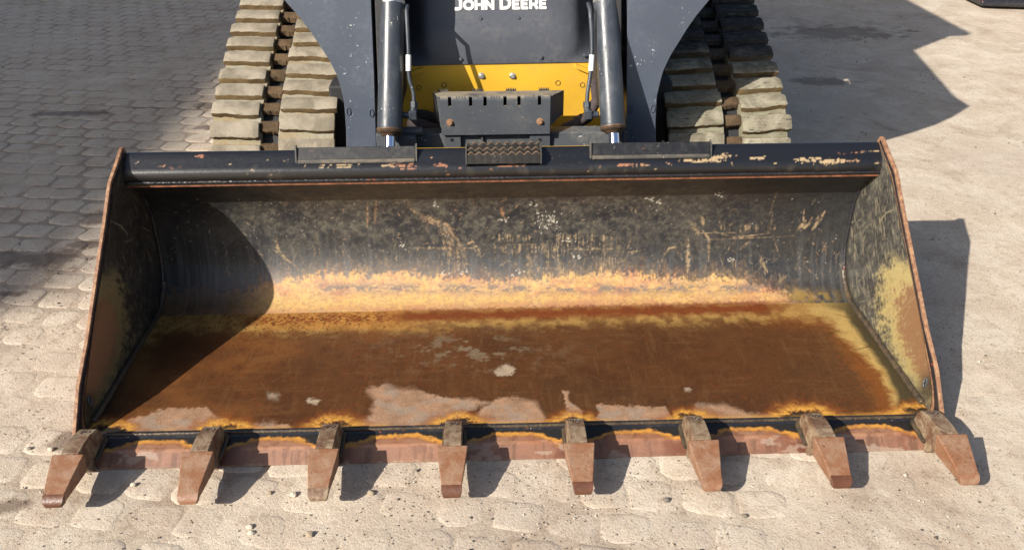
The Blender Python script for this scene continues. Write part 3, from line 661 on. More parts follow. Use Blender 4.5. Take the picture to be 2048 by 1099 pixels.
lp = MB(); pts = [(x, .6500+R.uniform(-.0006, .0006), .4535+R.uniform(-.0004, .0004)) for x in np.arange(-WI+.004, WI, .004)]
lp.tube(pts, [.0036+.0008*abs(math.sin(k*.9)) for k in range(len(pts))], 6); lp.build('weld_bead', MAT['black'], bucket, 60)

# cutting edge
xs2 = rows(-1.047, 1.047, 900)
ep = resample(np.array([(.0, .0015), (.001, .0035), (.020, .0155), (.0365, .0255), (.045, .0262), (.060, .0264), (.0790, .0268)]), 52)
X = np.repeat(xs2[:, None], 52, 1); Y = np.repeat(ep[None, :, 0], 900, 0); Z = np.repeat(ep[None, :, 1], 900, 0)
Y = Y+(.0016*(fbm(X*16, 0*X, 95, 4)-.5))*(Y < .03); n1, n2, n3 = dirt_noise(X, Y+5); U, V = px(X, Y, Z)
c = np.zeros(X.shape+(3,)); c[:] = A(164, 108, 76); rg = np.full(X.shape, .58)
c = mix(c, A(184, 138, 108), ss(.4, .62, n1)*.7); c = mix(c, A(118, 74, 52), ss(.45, .68, n2)*.6)
c = mix(c, A(144, 104, 84), ss(.034, .028, Y)*.6); c = mix(c, A(88, 60, 44), ss(.5, .7, fbm(X*60, Y*8, 131, 4, .7))*ss(.034, .028, Y)*.5)
h = np.zeros(X.shape)
for tx in TOOTHX: h = np.maximum(h, ss(.105, .03, np.abs(X-tx)+.03*(n2-.5)))
lim = .0670-.028*h+.010*(n2-.5)+.006*(n1-.5)+.010*(fbm(X*5, X*0, 96, 3)-.5)
c = mix(c, A(132, 74, 46), ss(-.016, -.006, Y-lim+.014*h*0)*.7); 
fr = fbm(X*120, Y*20, 99, 3); lim = lim+.010*(fr-.5)+.004*(n3-.5)
c = mix(c, A(232, 164, 70), ss(-.014, -.003, Y-lim)*(.6+.38*ss(.38, .55, n2))); c = mix(c, A(176, 98, 36), ss(.004, .009, Y-lim)*ss(.45, .6, n2)*.7)
c = mix(c, A(40, 38, 36), ss(.001, .008, Y-lim))
wetp = ss(.55, .62, fbm(X*7+2, Y*12, 97, 4))*h; c = mix(c, A(112, 66, 50), wetp*ss(.05, .03, Y)*.7); rg = rg-.2*wetp
c = mix(c, A(200, 182, 162), ss(.60, .66, fbm(X*16, Y*40, 98, 4))*ss(.05, .03, Y)*.4)
grid('cutting_edge', X, Y, Z, MAT['attr'], bucket, c, rg)
ce = MB(); ce.box(-1.047, 1.047, .003, .079, -.012, .0012); ce.build('edge_underside', MAT['edge_rust'], bucket, 30)
# weld groove between edge and floor
ce = MB(); ce.prism([(-1.052, .0785, .0), (-1.05, .0785, .0262), (-1.05, .0850, .0285), (-1.05, .0915, .0335), (-1.05, .0968, .0342), (-1.05, .0968, .0)], (2.10, 0, 0)); ce.build('floor_front_lip', MAT['black'], bucket, 60)
pts = [(x, .0890+R.uniform(-.0005, .0005), .0315) for x in np.arange(-1.045, 1.045, .004)]
wb = MB(); wb.tube(pts, [.0040+.0007*abs(math.sin(k*1.1)) for k in range(len(pts))], 6); wb.build('weld_bead', MAT['weld'], bucket, 60)

# hook bars and step on the tube
def bar(uL, uR, vT, vB, tipleft):
    a = at(uL, vB, 1, .669); b = at(uR, vB, 1, .669); t_ = at((uL+uR)/2, vT, 1, .682)
    x0, x1, zb, zt = a[0], b[0], (a[2]+b[2])/2, t_[2]
    m = MB(); m.prism([(x0, .668, zb), (x0, .677, zb-.004), (x0, .694, zt-.004), (x0, .684, zt)], (x1-x0, 0, 0)); o = m.build('hook_bar', MAT['hook'], bucket, 30, .0012)
    m = MB(); m.prism([(x0+.002, .6585, zb-.0085), (x0+.002, .6585, zb-.004), (x0+.002, .667, zb+.001), (x0+.002, .672, zb-.004)], (x1-x0-.004, 0, 0)); m.build('weld_bead', MAT['step'], bucket, 30, .001)
    for sx in (x0-.0045, x1+.0005) if tipleft else (x0-.0045,):
        m = MB(); m.prism([(sx, .662, zb-.006), (sx, .69, zb-.004), (sx, .692, zt+.004), (sx, .680, zt+(.009 if sx < x0 else .0))], (.004, 0, 0)); m.build('hook_end', MAT['step'], bucket, 30)
bar(594, 831, 294, 318, True); bar(1183, 1420, 285, 309, True)
sx0, sx1 = at(934, 305, 1, .64)[0], at(1081, 305, 1, .64)[0]
def serrated(y, zb, zt, th=.0045, n=9, ph=0):
    m = MB(); P = [(sx0, y, zb)]; top = []
    N_ = n*8
    for k in range(N_+1):
        f = k/N_; w = .5-.5*math.cos(2*math.pi*(f*n+ph)); top.append((sx0+(sx1-sx0)*f, y+.004, zt-.0075*(1-w)**1.4))
    V_ = []; F_ = []
    for (x, yy, z) in top:
        V_ += [(x, y, zb), (x, yy, z), (x, yy+th, z), (x, y+th, zb)]
    for k in range(N_):
        a = 4*k
        for j in range(4): F_.append((a+j, a+4+j, a+4+(j+1) % 4, a+(j+1) % 4))
    F_ += [(0, 1, 2, 3), (4*N_+3, 4*N_+2, 4*N_+1, 4*N_)]
    m.add(V_, F_); o = m.build('step_tread', MAT['tread'], bucket, 50)
    e = MB(); V_ = []; F_ = []  # lighter strip along each tread top, a highlight made in colour
    for (x, yy, z) in top: V_ += [(x, yy-.0006, z-.0016), (x, yy-.0004, z+.0007), (x, yy+th+.0004, z+.0007), (x, yy+th+.0006, z-.0016)]
    for k in range(N_):
        a = 4*k
        for j in range(4): F_.append((a+j, a+4+j, a+4+(j+1) % 4, a+(j+1) % 4))
    F_ += [(0, 1, 2, 3), (4*N_+3, 4*N_+2, 4*N_+1, 4*N_)]; e.add(V_, F_); e.build('tread_edge', MAT['tread_edge'], o, 60)
    return o
serrated(.6385, at(1000, 327, 1, .6385)[2], at(1000, 304, 1, .6425)[2], n=9)
serrated(.6590, .505, at(1000, 295, 1, .663)[2], n=9)
serrated(.6830, .515, at(1000, 284, 1, .687)[2], n=9, ph=.5)
for sx in (sx0-.0045, sx1+.0003):
    m = MB(); m.prism([(sx, .637, at(1000, 328, 1, .637)[2]), (sx, .640, at(1000, 305, 1, .64)[2]-.004), (sx, .690, at(1000, 286, 1, .69)[2]-.003), (sx, .694, .515), (sx, .655, .485)], (.0042, 0, 0)); m.build('step_side', MAT['step'], bucket, 30, .001)

# teeth
JIT = [(0, 0), (.002, 0), (-.004, 0), (0, 0), (.0015, 0), (-.0005, 0), (.001, 0), (0, 0)]
wear = [.012, .007, .009, .012, .011, .003, .010, .008]
# every tooth is an object; cap, wet tip and adapter are its pieces
for i, tx in enumerate(TOOTHX):
    tx += JIT[i][0]; hw = .0365; ht = .0213+R.uniform(-.0008, .0008); yw = -.0547; L = -.1672
    zt = .064; s = wear[i]
    T_ = []                                   # cross sections from back to tip: y, half width, z bottom, z top
    for (y, w, zb, z1, cut) in ((.004, .0345, .004, .078, 1), (yw, hw, .046, .1000, 1), (-.100, .0305, .045, .0868, .8), (-.140, .0250, .0448, .0735, .6), (-.1565, .0225, .0455, .0668, .5)):
        T_.append([(tx-w*.82, y, zb), (tx+w*.82, y, zb), (tx+w, y, z1), (tx-w, y, z1)])
    V_ = [p for t in T_[1:] for p in t]; F_ = [(0, 1, 2, 3)]+[(4*k+j, 4*k+4+j, 4*k+4+(j+1) % 4, 4*k+(j+1) % 4) for k in range(3) for j in range(4)]+[(15, 14, 13, 12)]
    # lower skirt runs back under the cutting edge
    body = MB(); body.add(V_, [f[::-1] for f in F_])
    cap = body.build('tooth', MAT['tooth'], bucket, 35, .0030, 3)
    tm = MB(); w0 = .0236; w1 = ht; yy = -.1500
    nseg = 8; Vt = []; 
    for k in range(nseg+1):
        a = k/nseg; y = yy-.0185*math.sin(a*math.pi/2)**1.0*1.0; w = w0-(w0-w1)*a-(.004*max(0, a-.6)/.4)
        z1 = .0695-(.0695-.050)*a**1.3; zb = .0440+.0030*a
        Vt += [(tx-w*.86, y, zb), (tx+w*.86, y, zb), (tx+w, y, z1), (tx-w, y, z1)]
    Ft = [(0, 1, 2, 3)[::-1][::-1]]+[(4*k+j, 4*k+4+j, 4*k+4+(j+1) % 4, 4*k+(j+1) % 4) for k in range(nseg) for j in range(4)]+[(4*nseg+3, 4*nseg+2, 4*nseg+1, 4*nseg)]
    tm.add(Vt, [f[::-1] for f in Ft]); tm.build('worn_tip', MAT['tip'] if i in (0, 3, 6) else (MAT['shank'] if i in (2,) else MAT['tip'] if i == 4 else MAT['tooth']), cap, 35, .0025, 3)
    ad = MB(); aw = .0205
    side = [(.0585, .0305), (.0580, .070), (.0480, .0840), (.018, .0945), (-.020, .0975), (-.050, .0970), (-.050, .030), (.003, .0010), (.012, -.004), (.012, .027), (.05, .0285)]
    side = [(.0720, .0300), (.0640, .066), (.0530, .0815), (.018, .0935), (-.020, .0968), (-.049, .0960), (-.049, .050), (-.012, .0040), (.0, .0020), (.0004, .0300)]
    ad.prism([(tx-aw, y, z) for y, z in side], (2*aw, 0, 0)); ao = ad.build('tooth_adapter', MAT['shank'], cap, 30, .0018)
    # cast mark on the adapter
    em = MB(); z0 = .0895
    zf = lambda y: np.interp(y, [-.02, .018, .053, .064], [.0968, .0935, .0815, .066])
    em.tube([(tx-.0125, .040, zf(.040)), (tx-.0055, .041, zf(.041)), (tx-.0055, .026, zf(.026))], .0011, 6)
    em.tube([(tx+.0060+.0062*math.cos(a), .0335+.0052*math.sin(a), zf(.0335+.0052*math.sin(a))) for a in np.linspace(0, 2*math.pi, 15)], .0011, 6, False)
    em.build('cast_mark', MAT['black'], cap, 60)
    # weld around the adapter root
    wl = MB(); pts = [(tx-aw-.002, -.0, .0270), (tx-aw-.003, .03, .0300), (tx-aw-.003, .066, .0330), (tx-aw+.004, .076, .0345), (tx, .078, .0350), (tx+aw-.004, .076, .0345), (tx+aw+.003, .066, .0330), (tx+aw+.003, .03, .0300), (tx+aw+.002, .0, .0270)]
    wl.tube(pts, [.005, .0065, .007, .0075, .007, .0075, .007, .0065, .005], 7); wl.build('weld_bead', MAT['weld'], cap, 60)

# ------------------------------------------------------------ track loader
loader = empty('track_loader', (0, 2.0, 0), 'dark grey compact track loader with yellow lower plate and muddy rubber tracks behind the bucket', 'loader')
def armpt(x, z, dy=0): 
    y = 1.07+(z-.4)*.15
    return (x, y+dy, z)
outer = [(.24, .504), (.30, .503), (.36, .5035), (.393, .5035), (.44, .5005), (.49, .4995), (.536, .500), (.586, .509), (.614, .516), (.66, .536), (.697, .558), (.74, .583), (.778, .609), (.835, .655), (.90, .715), (.97, .772), (1.05, .822), (1.15, .85), (1.26, .855)]
for sgn in (-1, 1):
    arm = MB(); inner = [(.24, .416), (.39, .407), (.62, .398), (.83, .3925), (1.26, .39)]
    ox = -.006
    zs = [z for z, _ in outer]; xo = [x for _, x in outer]; xi = [float(np.interp(z, [a for a, _ in inner], [b for _, b in inner])) for z in zs]
    dep = lambda z: .05+.33*max(0, min(1, (z-.45)/.22))
    V_ = []; F_ = []
    for z, a, b in zip(zs, xi, xo):
        d = dep(z); V_ += [armpt(sgn*a+ox, z), armpt(sgn*b+ox, z), armpt(sgn*b+ox, z, d), armpt(sgn*a+ox, z, d)]
    for k in range(len(zs)-1):
        for j in range(4): F_.append((4*k+j, 4*k+(j+1) % 4, 4*k+4+(j+1) % 4, 4*k+4+j))
    n4 = 4*(len(zs)-1); F_ += [(3, 2, 1, 0), (n4, n4+1, n4+2, n4+3)]
    if sgn < 0: F_ = [f[::-1] for f in F_]
    arm.add(V_, F_); ao = arm.build('lift_arm', MAT['steel'], loader, 30, .0022)
    # upper boom running back over the track
    bm_ = MB(); 
    x0, x1 = sorted((sgn*.58+ox, sgn*.853+ox))
    bm_.hexa([(x0, 1.39, 1.02), (x1, 1.39, 1.02), (x1, 3.2, 1.42), (x0, 3.2, 1.42), (x0, 1.3, 1.255), (x1, 1.3, 1.255), (x1, 3.2, 1.62), (x0, 3.2, 1.62)]); bm_.build('boom', MAT['steel'], loader, 30, .01)
    # pins on the arm face
    for (u, v) in (((697, 223), (743, 226)) if sgn < 0 else ((1262, 219), (1305, 217))):
        d_ = _fw+(u-1024)/F_PX*_r2-(v-549.5-PY)/F_PX*_u2; n_ = np.array([0, 1, -.15]); P0 = np.array([0, 1.07, .4]); p = CP+d_*((P0-CP)@n_)/(d_@n_)
        m = MB(); nn = Vector((0, -1, .15)).normalized(); pv = Vector(p); up_ = nn.cross(Vector((1, 0, 0)))
        m.tube([pv+nn*.001+Vector((1, 0, 0))*.0065*math.cos(a)+up_*.012*math.sin(a) for a in np.linspace(0, 2*math.pi, 15)], .0022, 6, False); m.build('weld_mark', MAT['steel'], ao, 60)
    # tilt cylinder
    cx0 = -.3525 if sgn < 0 else .3385
    cx1 = -.331 if sgn < 0 else .315
    A0 = Vector((cx0, .962, .481)); A1 = Vector((cx1, 1.235, .95)); ax = (A1-A0).normalized()
    m = MB(); m.tube([A0+ax*.002, A0+ax*.010, A1], [.0372, .0385, .0385], 40); cylo = m.build('tilt_cylinder', MAT['cyl'], loader, 50)
    m = MB(); xa, xb = (-.388, -.318) if sgn < 0 else (.30, .368); m.hexa([(xa, 1.01, .52), (xb, 1.01, .52), (xb, 1.248, .52), (xa, 1.248, .52), (xa, 1.26, 1.15), (xb, 1.26, 1.15), (xb, 1.30, 1.15), (xa, 1.30, 1.15)]); m.build('added_shade_block', MAT['dark'], loader, 30, .004)  # added block hidden behind the cylinder to cast shade on the panel
    m = MB(); m.tube([A0-ax*.014, A0-ax*.010, A0-ax*.006, A0-ax*.004, A0-ax*.001, A0+ax*.004], [.026, .036, .0405, .0385, .0410, .0402], 40); m.build('gland', MAT['gland'], cylo, 30)
    m = MB(); m.tube([A0-ax*.019, A0-ax*.013], [.022, .030], 32); m.build('wiper_seal', MAT['gland'], cylo, 30)
    m = MB(); m.cyl(A0-ax*.16, A0+ax*.0, .0172, 32); m.build('rod', MAT['chrome'], cylo, 50)
    bp_ = A0+ax*.385; m = MB(); m.tube([bp_, bp_+ax*.0105], .0393, 40); m.build('clamp_band', MAT['band'], cylo, 30)
    # hard line with nut and elbow
    if sgn < 0: L_ = [(813, 22), (815, 60), (817, 100), (817, 142), (819, 160), (827, 186), (828, 205)]; nut = ((828, 203), (828, 216)); el = [(828, 216), (826, 230), (812, 231)]
    else: L_ = [(1180, 18), (1183, 60), (1184, 100), (1182, 140), (1179, 160), (1175, 186), (1174, 205)]; nut = ((1174, 203), (1174, 216)); el = [(1174, 216), (1176, 229), (1192, 228)]
    yl = 1.0; q3 = lambda u, v, y=None: Vector(at(u, v, 1, yl+(.00 if y is None else y)))
    dep_ = lambda v: (232-v)/210*.105
    pts = [q3(u, v, dep_(v)) for u, v in L_]; P2 = [pts[0]+Vector((0, .05, .004))]
    for k in range(len(pts)-1): P2 += [pts[k].lerp(pts[k+1], f) for f in (0, .5)]
    P2.append(pts[-1]); m = MB(); m.tube(P2, .0062, 14); hl = m.build('hydraulic_line', MAT['cyl'], loader, 60)
    m = MB(); a, b = q3(L_[2][0], 110, dep_(110)), q3(L_[3][0], 142, dep_(142)); m.tube([a, b], .0082, 14); m.build('line_label', MAT['white'], hl, 60)
    m = MB(); m.tube([q3(*nut[0], dep_(203)), q3(*nut[1], dep_(216))], .0125, 6); m.build('hex_nut', MAT['cyl'], hl, 20, .0012)
    e3 = [q3(u, v, dep_(v)) for u, v in el]; m = MB(); m.tube([e3[0], e3[0].lerp(e3[1], .6)], .0112, 12); e_ = e3[1]
    s_ = -1 if sgn < 0 else 1
    m.box(e_.x-.0125, e_.x+.0125, e_.y-.0125, e_.y+.0125, e_.z-.0125, e_.z+.015); m.tube([e_, e_+Vector((s_*.034, 0, 0))], .010, 12)
    m.build('elbow_fitting', MAT['cyl'], hl, 30, .003)

# front panel with dished sides
cols = [(-.345, .15), (-.320, .12), (-.300, .085), (-.280, .05), (-.262, .018), (-.245, .003), (-.20, 0), (-.1, 0), (0, 0), (.1, 0), (.20, 0), (.238, .003), (.255, .018), (.275, .05), (.297, .085), (.316, .12), (.34, .14)]
rws = [(.600, 1.246, 0.0), (.606, 1.246, .05), (.630, 1.249, .30), (.655, 1.255, .55), (.685, 1.262, .8), (.712, 1.272, 1), (.726, 1.286, 1), (.80, 1.325, 1), (.90, 1.37, 1), (1.0, 1.42, 1), (1.05, 1.62, 1)]
V_ = []; F_ = []
for z, y, k in rws:
    for x, d in cols: V_.append((x*(1 if z > .65 else .86+.14*(z-.6)/.05), y+d*k, z+.002*(x/.3)))
nc = len(cols)
for r in range(len(rws)-1):
    for k in range(nc-1): F_.append((r*nc+k, r*nc+k+1, (r+1)*nc+k+1, (r+1)*nc+k))
pn = mesh('front_panel', V_, F_, MAT['panel'], loader, 80)
mo = pn.modifiers.new('s', 'SUBSURF'); mo.levels = 2; mo.render_levels = 2
mo = pn.modifiers.new('t', 'SOLIDIFY'); mo.thickness = .004; mo.offset = -1
def screw(u, v, y, mat, r=.006, par=None, hexh=.006, nm='screw', washer=True):
    p = Vector(at(u, v, 1, y)); m = MB()
    if washer: m.tube([p+Vector((0, .002, 0)), p+Vector((0, -.0015, .0003))], r*1.55, 16)
    m.tube([p, p+Vector((0, -hexh, .001))], r, 6); m.build(nm, mat, par or loader, 25, .0006)
for u, v, y in ((961, 38, 1.292), (1037, 37, 1.292), (921, 119, 1.247), (1082, 115, 1.247), (1169, 111, 1.252)): screw(u, v, y-.003, MAT['panel'], .0042, pn, .003)
def arc(cx, cy, rx, ry, a0, a1, n=12): return [(cx+rx*math.cos(math.radians(a0+(a1-a0)*k/n)), cy+ry*math.sin(math.radians(a0+(a1-a0)*k/n))) for k in range(n+1)]
GL = {  # stroke skeletons in a unit-high box: width, polylines
 'J': (.62, [[(.02, .10), (.22, .10)]+arc(.26, .30, .22, .20, -90, 0, 6)+[(.48, .90), (.30, .90)], ]),
 'O': (1.02, [arc(.51, .5, .40, .39, 0, 360, 24)]),
 'H': (.86, [[(.12, 0), (.12, 1)], [(.74, 0), (.74, 1)], [(.12, .5), (.74, .5)]]),
 'N': (.90, [[(.12, 0), (.12, 1)], [(.78, 0), (.78, 1)], [(.12, .90), (.78, .10)]]),
 'D': (.92, [[(.12, 0), (.12, 1)], [(.12, .11), (.40, .11)]+arc(.42, .5, .36, .39, -90, 90, 12)+[(.12, .89)]]),
 'E': (.74, [[(.12, 0), (.12, 1)], [(.12, .105), (.68, .105)], [(.12, .5), (.62, .5)], [(.12, .895), (.68, .895)]]),
 'R': (.86, [[(.12, 0), (.12, 1)], [(.12, .895), (.50, .895)]+arc(.50, .68, .20, .215, 90, -90, 8)+[(.12, .465)], [(.50, .465), (.76, .0)]])}
def ribbon(P, w):
    P = [np.array(q, float) for q in P]; closed = np.allclose(P[0], P[-1]); n = len(P); Lf = []; Rt = []
    for i in range(n):
        a_ = P[i]-P[i-1] if i > 0 else (P[0]-P[-2] if closed else P[1]-P[0]); b_ = P[i+1]-P[i] if i < n-1 else (P[1]-P[0] if closed else P[-1]-P[-2])
        a_ = a_/np.hypot(*a_); b_ = b_/np.hypot(*b_); t = a_+b_; t /= np.hypot(*t); nn = np.array([-t[1], t[0]]); k = w/2/max(.5, nn@np.array([-b_[1], b_[0]]))
        Lf.append(P[i]+nn*k); Rt.append(P[i]-nn*k)
    return Lf, Rt
word = [('J', 1.22), ('O', 1), ('H', 1), ('N', 1), (' ', 1), ('D', 1.22), ('E', 1), ('E', 1), ('R', 1), ('E', 1)]
pl = at(909, 20, 1, 1.295); pr = at(1096, 18, 1, 1.295); H0 = at(1000, 2.5, 1, 1.292)[2]-at(1000, 21, 1, 1.292)[2]
ww_ = sum(.45 if c == ' ' else GL[c][0]*k_+.07 for c, k_ in word); sx = (pr[0]-pl[0])/ww_
zb_ = at(1000, 21.5, 1, 1.288)[2]
def onpanel(x, h, lift): return (x, 1.286+(zb_+h-.726)*.527-.0012-lift, zb_+h+.002*(x/.3))
x = pl[0]
for c, k_ in word:
    if c == ' ': x += .45*sx; continue
    for mat, w_, lift, nm in ((MAT['outline'], .38, .0006, 'letter_outline'), (MAT['white'], .238, .0016, 'letter')):
        m = MB()
        for si, st_ in enumerate(GL[c][1]):
            Lf, Rt = ribbon([(px_, py_) for px_, py_ in st_], w_/ (1 if k_ == 1 else 1.1)); n = len(Lf); lf = lift+.00012*si
            V_ = []
            for a_, b_ in zip(Lf, Rt):
                for q in (a_, b_): V_.append(onpanel(x+q[0]*k_*sx, q[1]*k_*H0, lf)); 
                for q in (b_, a_): V_.append(onpanel(x+q[0]*k_*sx, q[1]*k_*H0, lf-.0005))
            m.add(V_, [(4*i+j, 4*i+(j+1) % 4, 4*i+4+(j+1) % 4, 4*i+4+j) for i in range(n-1) for j in range(4)]+[(0, 1, 2, 3), (4*n-1, 4*n-2, 4*n-3, 4*n-4)])
        m.build(nm, mat, pn, 20)
    x += (GL[c][0]*k_+.07)*sx

# yellow plate
def plate(name, P, y, th, mat, par, bev=.0015):
    m = MB(); m.prism([(a, y, b) for a, b in P], (0, th, 0)); return m.build(name, mat, par, 30, bev)
yp = plate('yellow_plate', [(-.37, .30), (.37, .30), (.37, .6005), (-.37, .599)], 1.25, .012, MAT['yellow'], loader)
screw(963, 152, 1.25, MAT['bolt'], .0072, yp, .008, 'bolt'); screw(1025, 152, 1.25, MAT['bolt'], .0072, yp, .008, 'bolt')
for u, v in ((838, 176), (888, 170), (1116, 166), (1165, 170)):
    p = Vector(at(u, v, 1, 1.25)); m = MB(); m.tube([p+Vector((math.cos(a)*.008, -.0003, math.sin(a)*.008)) for a in np.linspace(0, 2*math.pi, 17)], .0012, 6, False); m.build('pin_hole', MAT['gland'], yp, 60)
for (a, b, c_, d_) in (((822, 154), (848, 144), (846, 136), (822, 144)), ((1182, 150), (1150, 137), (1151, 129), (1182, 140))):
    Q = [at(*q, 1, 1.235) for q in (a, b, c_, d_)]; m = MB(); m.prism([tuple(q) for q in Q], (0, .016, 0)); m.build('hook_tab', MAT['yellow'], yp, 30, .002)
# machine interior behind
m = MB(); m.box(-.40, .40, 1.29, 3.3, .22, .62); m.box(-.56, .56, 1.50, 3.3, .20, 1.0); m.build('main_frame', MAT['dark'], loader, 30)
m = MB(); m.box(-.45, .45, .93, .97, .25, .34); m.build('cross_member', MAT['dark'], loader, 30, .004)
m = MB(); m.box(-.50, .50, 1.75, 3.15, 1.0, 2.05); cab = m.build('cab', MAT['panel'], loader, 30, .03)
m = MB(); m.box(-.40, .40, 1.735, 1.749, 1.05, 1.90); m.build('windscreen', MAT['glass'], cab, 30)
m = MB(); m.box(-.54, .54, 1.70, 3.2, 2.05, 2.11); m.build('cab_roof', MAT['steel'], cab, 30, .02)
m = MB(); m.box(-.55, .55, 3.15, 3.5, .35, 1.45); m.build('engine_cover', MAT['yellow'], loader, 30, .03)

# quick attach frame between arms and bucket
def facez(u, v, y): return at(u, v, 1, y)
fr_ = MB(); fr_.hexa([(-.41, 1.046, .30), (.405, 1.046, .30), (.405, 1.10, .30), (-.41, 1.10, .30), (-.41, 1.058, .431), (.405, 1.058, .429), (.405, 1.10, .436), (-.41, 1.10, .437)]); qa = fr_.build('attach_frame', MAT['frame'], loader, 30, .003)
m = MB(); m.box(-.262, .246, .786, .798, .470, .4870); m.build('yellow_strip', MAT['yellow'], loader, 30, .001)
m = MB(); a = at(790, 275, 1, .99); b = at(832, 293, 1, .99); m.box(a[0], b[0], .99, 1.04, .36, at(800, 275, 1, .99)[2]); m.build('latch_block', MAT['frame'], qa, 30, .004)
m = MB(); m.tube([at(805, 263, 1, 1.03), at(845, 262, 1, 1.03)], .014, 20); m.build('pivot_tube', MAT['frame'], qa, 50)
m = MB(); m.box(.345, .386, 1.00, 1.04, .36, at(1235, 262, 1, 1.0)[2]); m.build('latch_block', MAT['frame'], qa, 30, .004)

# step bracket
sb = empty('step_bracket', (0, 0, 0)); 
COL.objects.unlink(sb); bpy.data.objects.remove(sb)
yF = 1.03
zT = at(990, 197, 1, yF)[2]; zB = at(990, 269, 1, yF)[2]; xl = at(882, 240, 1, yF)[0]; xr = at(1100, 240, 1, yF)[0]
yK = 1.115; zK = at(990, 182, 1, yK)[2]
# front face with six slots: built as strips between the slots
slots = [at(u, 200, 1, yF)[0] for u in (899, 941, 970, 1010, 1038, 1079)]
slots = [s for s in slots]
hwS = .0052; zs0 = at(990, 212, 1, yF)[2]; 
def stripface(m, x0, x1, z0, z1): m.box(x0, x1, yF, yF+.005, z0, z1)
m = MB(); stripface(m, xl, xr, zB, zs0)
edges = [xl]+[e for s in slots for e in (s-hwS, s+hwS)]+[xr]
for k in range(0, len(edges), 2): 
    m.box(edges[k], edges[k+1], yF, yF+.005, zs0, zT-.006)
    # rounded bend into the top
    x0, x1 = edges[k], edges[k+1]
    P = [(yF, zT-.006), (yF+.001, zT-.001), (yF+.005, zT+.003), (yF+.011, zT+.0045), (yF+.011, zT-.001), (yF+.006, zT-.003), (yF+.005, zT-.006)]
    m.prism([(x0, a, b) for a, b in P], (x1-x0, 0, 0))
br = m.build('step_guard', MAT['bracket'], loader, 30)
xlb = at(866, 183, 1, yK)[0]; xrb = at(1128, 180, 1, yK)[0]
m = MB(); m.hexa([(xl-.008, yF+.0105, zT+.0005), (xr+.008, yF+.0105, zT+.0005), (xrb, yK, zK-.004), (xlb, yK, zK-.004), (xl-.008, yF+.0105, zT+.0045), (xr+.008, yF+.0105, zT+.0045), (xrb, yK, zK), (xlb, yK, zK)]); m.build('guard_top', MAT['bracket'], br, 30, .001)
for (xa, xb, sg) in ((xl, xlb, 1), (xr, xrb, -1)):
    m = MB(); m.hexa([(xa, yF+.006, zB+.02), (xb, yK, zB+.04), (xb, yK+.004, zB+.04), (xa, yF+.01, zB+.02), (xa, yF+.006, zT-.002), (xb, yK, zK-.005), (xb, yK+.004, zK-.005), (xa, yF+.01, zT-.002)]); m.build('guard_side', MAT['bracket'], br, 30)
m = MB(); m.box(xlb, xrb, yK+.002, yK+.006, zB+.03, zK-.006); m.build('guard_back', MAT['dark'], br, 30)
for u in (886, 955, 1022, 1088):
    p = at(u, 181, 1, yK-.006); w = .0165; m = MB(); P = []
    for k in range(33):
        f = k/32; P.append((p[0]-w+2*w*f, p[1], zK+.008+.0035*math.cos(f*8*math.pi)))
    m.prism([(p[0]-w, p[1], zK-.002)]+P+[(p[0]+w, p[1], zK-.002)], (0, .004, 0)); m.build('grip_teeth', MAT['step'], br, 30)
for u in (921, 990, 1058):
    p = at(u, 193, 1, yF+.012); w = .0125; m = MB(); 
    for k in range(4): m.prism([(p[0]-w+k*2*w/3-.003, p[1]-.012, zT+.0005), (p[0]-w+k*2*w/3+.003, p[1]-.012, zT+.0005), (p[0]-w+k*2*w/3, p[1]-.008, zT+.006)], (0, .008, 0))
    m.build('grip_teeth', MAT['bracket'], br, 30)
screw(900, 245, yF, MAT['rbolt'], .0075, br, .008, 'bolt', True); screw(1080, 243, yF, MAT['rbolt'], .0075, br, .008, 'bolt', True)
for (u0, u1, uh) in ((889, 922, 904), (1060, 1100, 1080)):
    a = at(u0, 264, 1, yF+.012); b = at(u1, 292, 1, yF+.012); h = at(uh, 280, 1, yF+.012)
    m = MB(); m.box(a[0], b[0], yF+.012, yF+.018, b[2]-.006, a[2]+.02); m.build('mounting_tab', MAT['bracket'], br, 30, .0012)
    m = MB(); m.tube([(h[0], yF+.0115, h[2]), (h[0], yF+.014, h[2])], .0060, 16); m.build('bolt_hole', MAT['hole'], br, 30)
m = MB(); a = at(964, 285, 1, yF+.02); m.box(a[0]-.002, a[0]+.003, yF+.015, yF+.07, .36, at(964, 262, 1, yF+.02)[2]); m.build('rib', MAT['bracket'], br, 30)
# hose loop each side
for sg, U_ in ((1, [(1098, 262), (1118, 262), (1140, 250), (1160, 240), (1180, 228), (1194, 200), (1190, 160)]), (-1, [(882, 262), (870, 256), (850, 250), (838, 246), (815, 246)])):
    pts = [Vector(at(u, v, 1, 1.14)) for u, v in U_]; P2 = []
    for k in range(len(pts)-1): P2 += [pts[k].lerp(pts[k+1], f) for f in (0, .25, .5, .75)]
    P2.append(pts[-1]); m = MB(); m.tube([p+Vector((R.uniform(-.0015, .0015), 0, R.uniform(-.002, .002))) for p in P2], [.0165*R.uniform(.85, 1.12) for _ in P2], 14); m.build('hose_sleeve', MAT['hose'], loader, 70)
    m = MB(); m.tube([p+Vector((0, .02, -.024)) for p in P2], .012, 12); m.build('hose', MAT['rubber'], loader, 70)
for k in range(3):
    m = MB(); m.tube([at(u, v+6*k, 1, 1.19) for u, v in ((820, 222), (850, 226), (885, 236))], .010, 12); m.build('hose', MAT['rubber'], loader, 70)

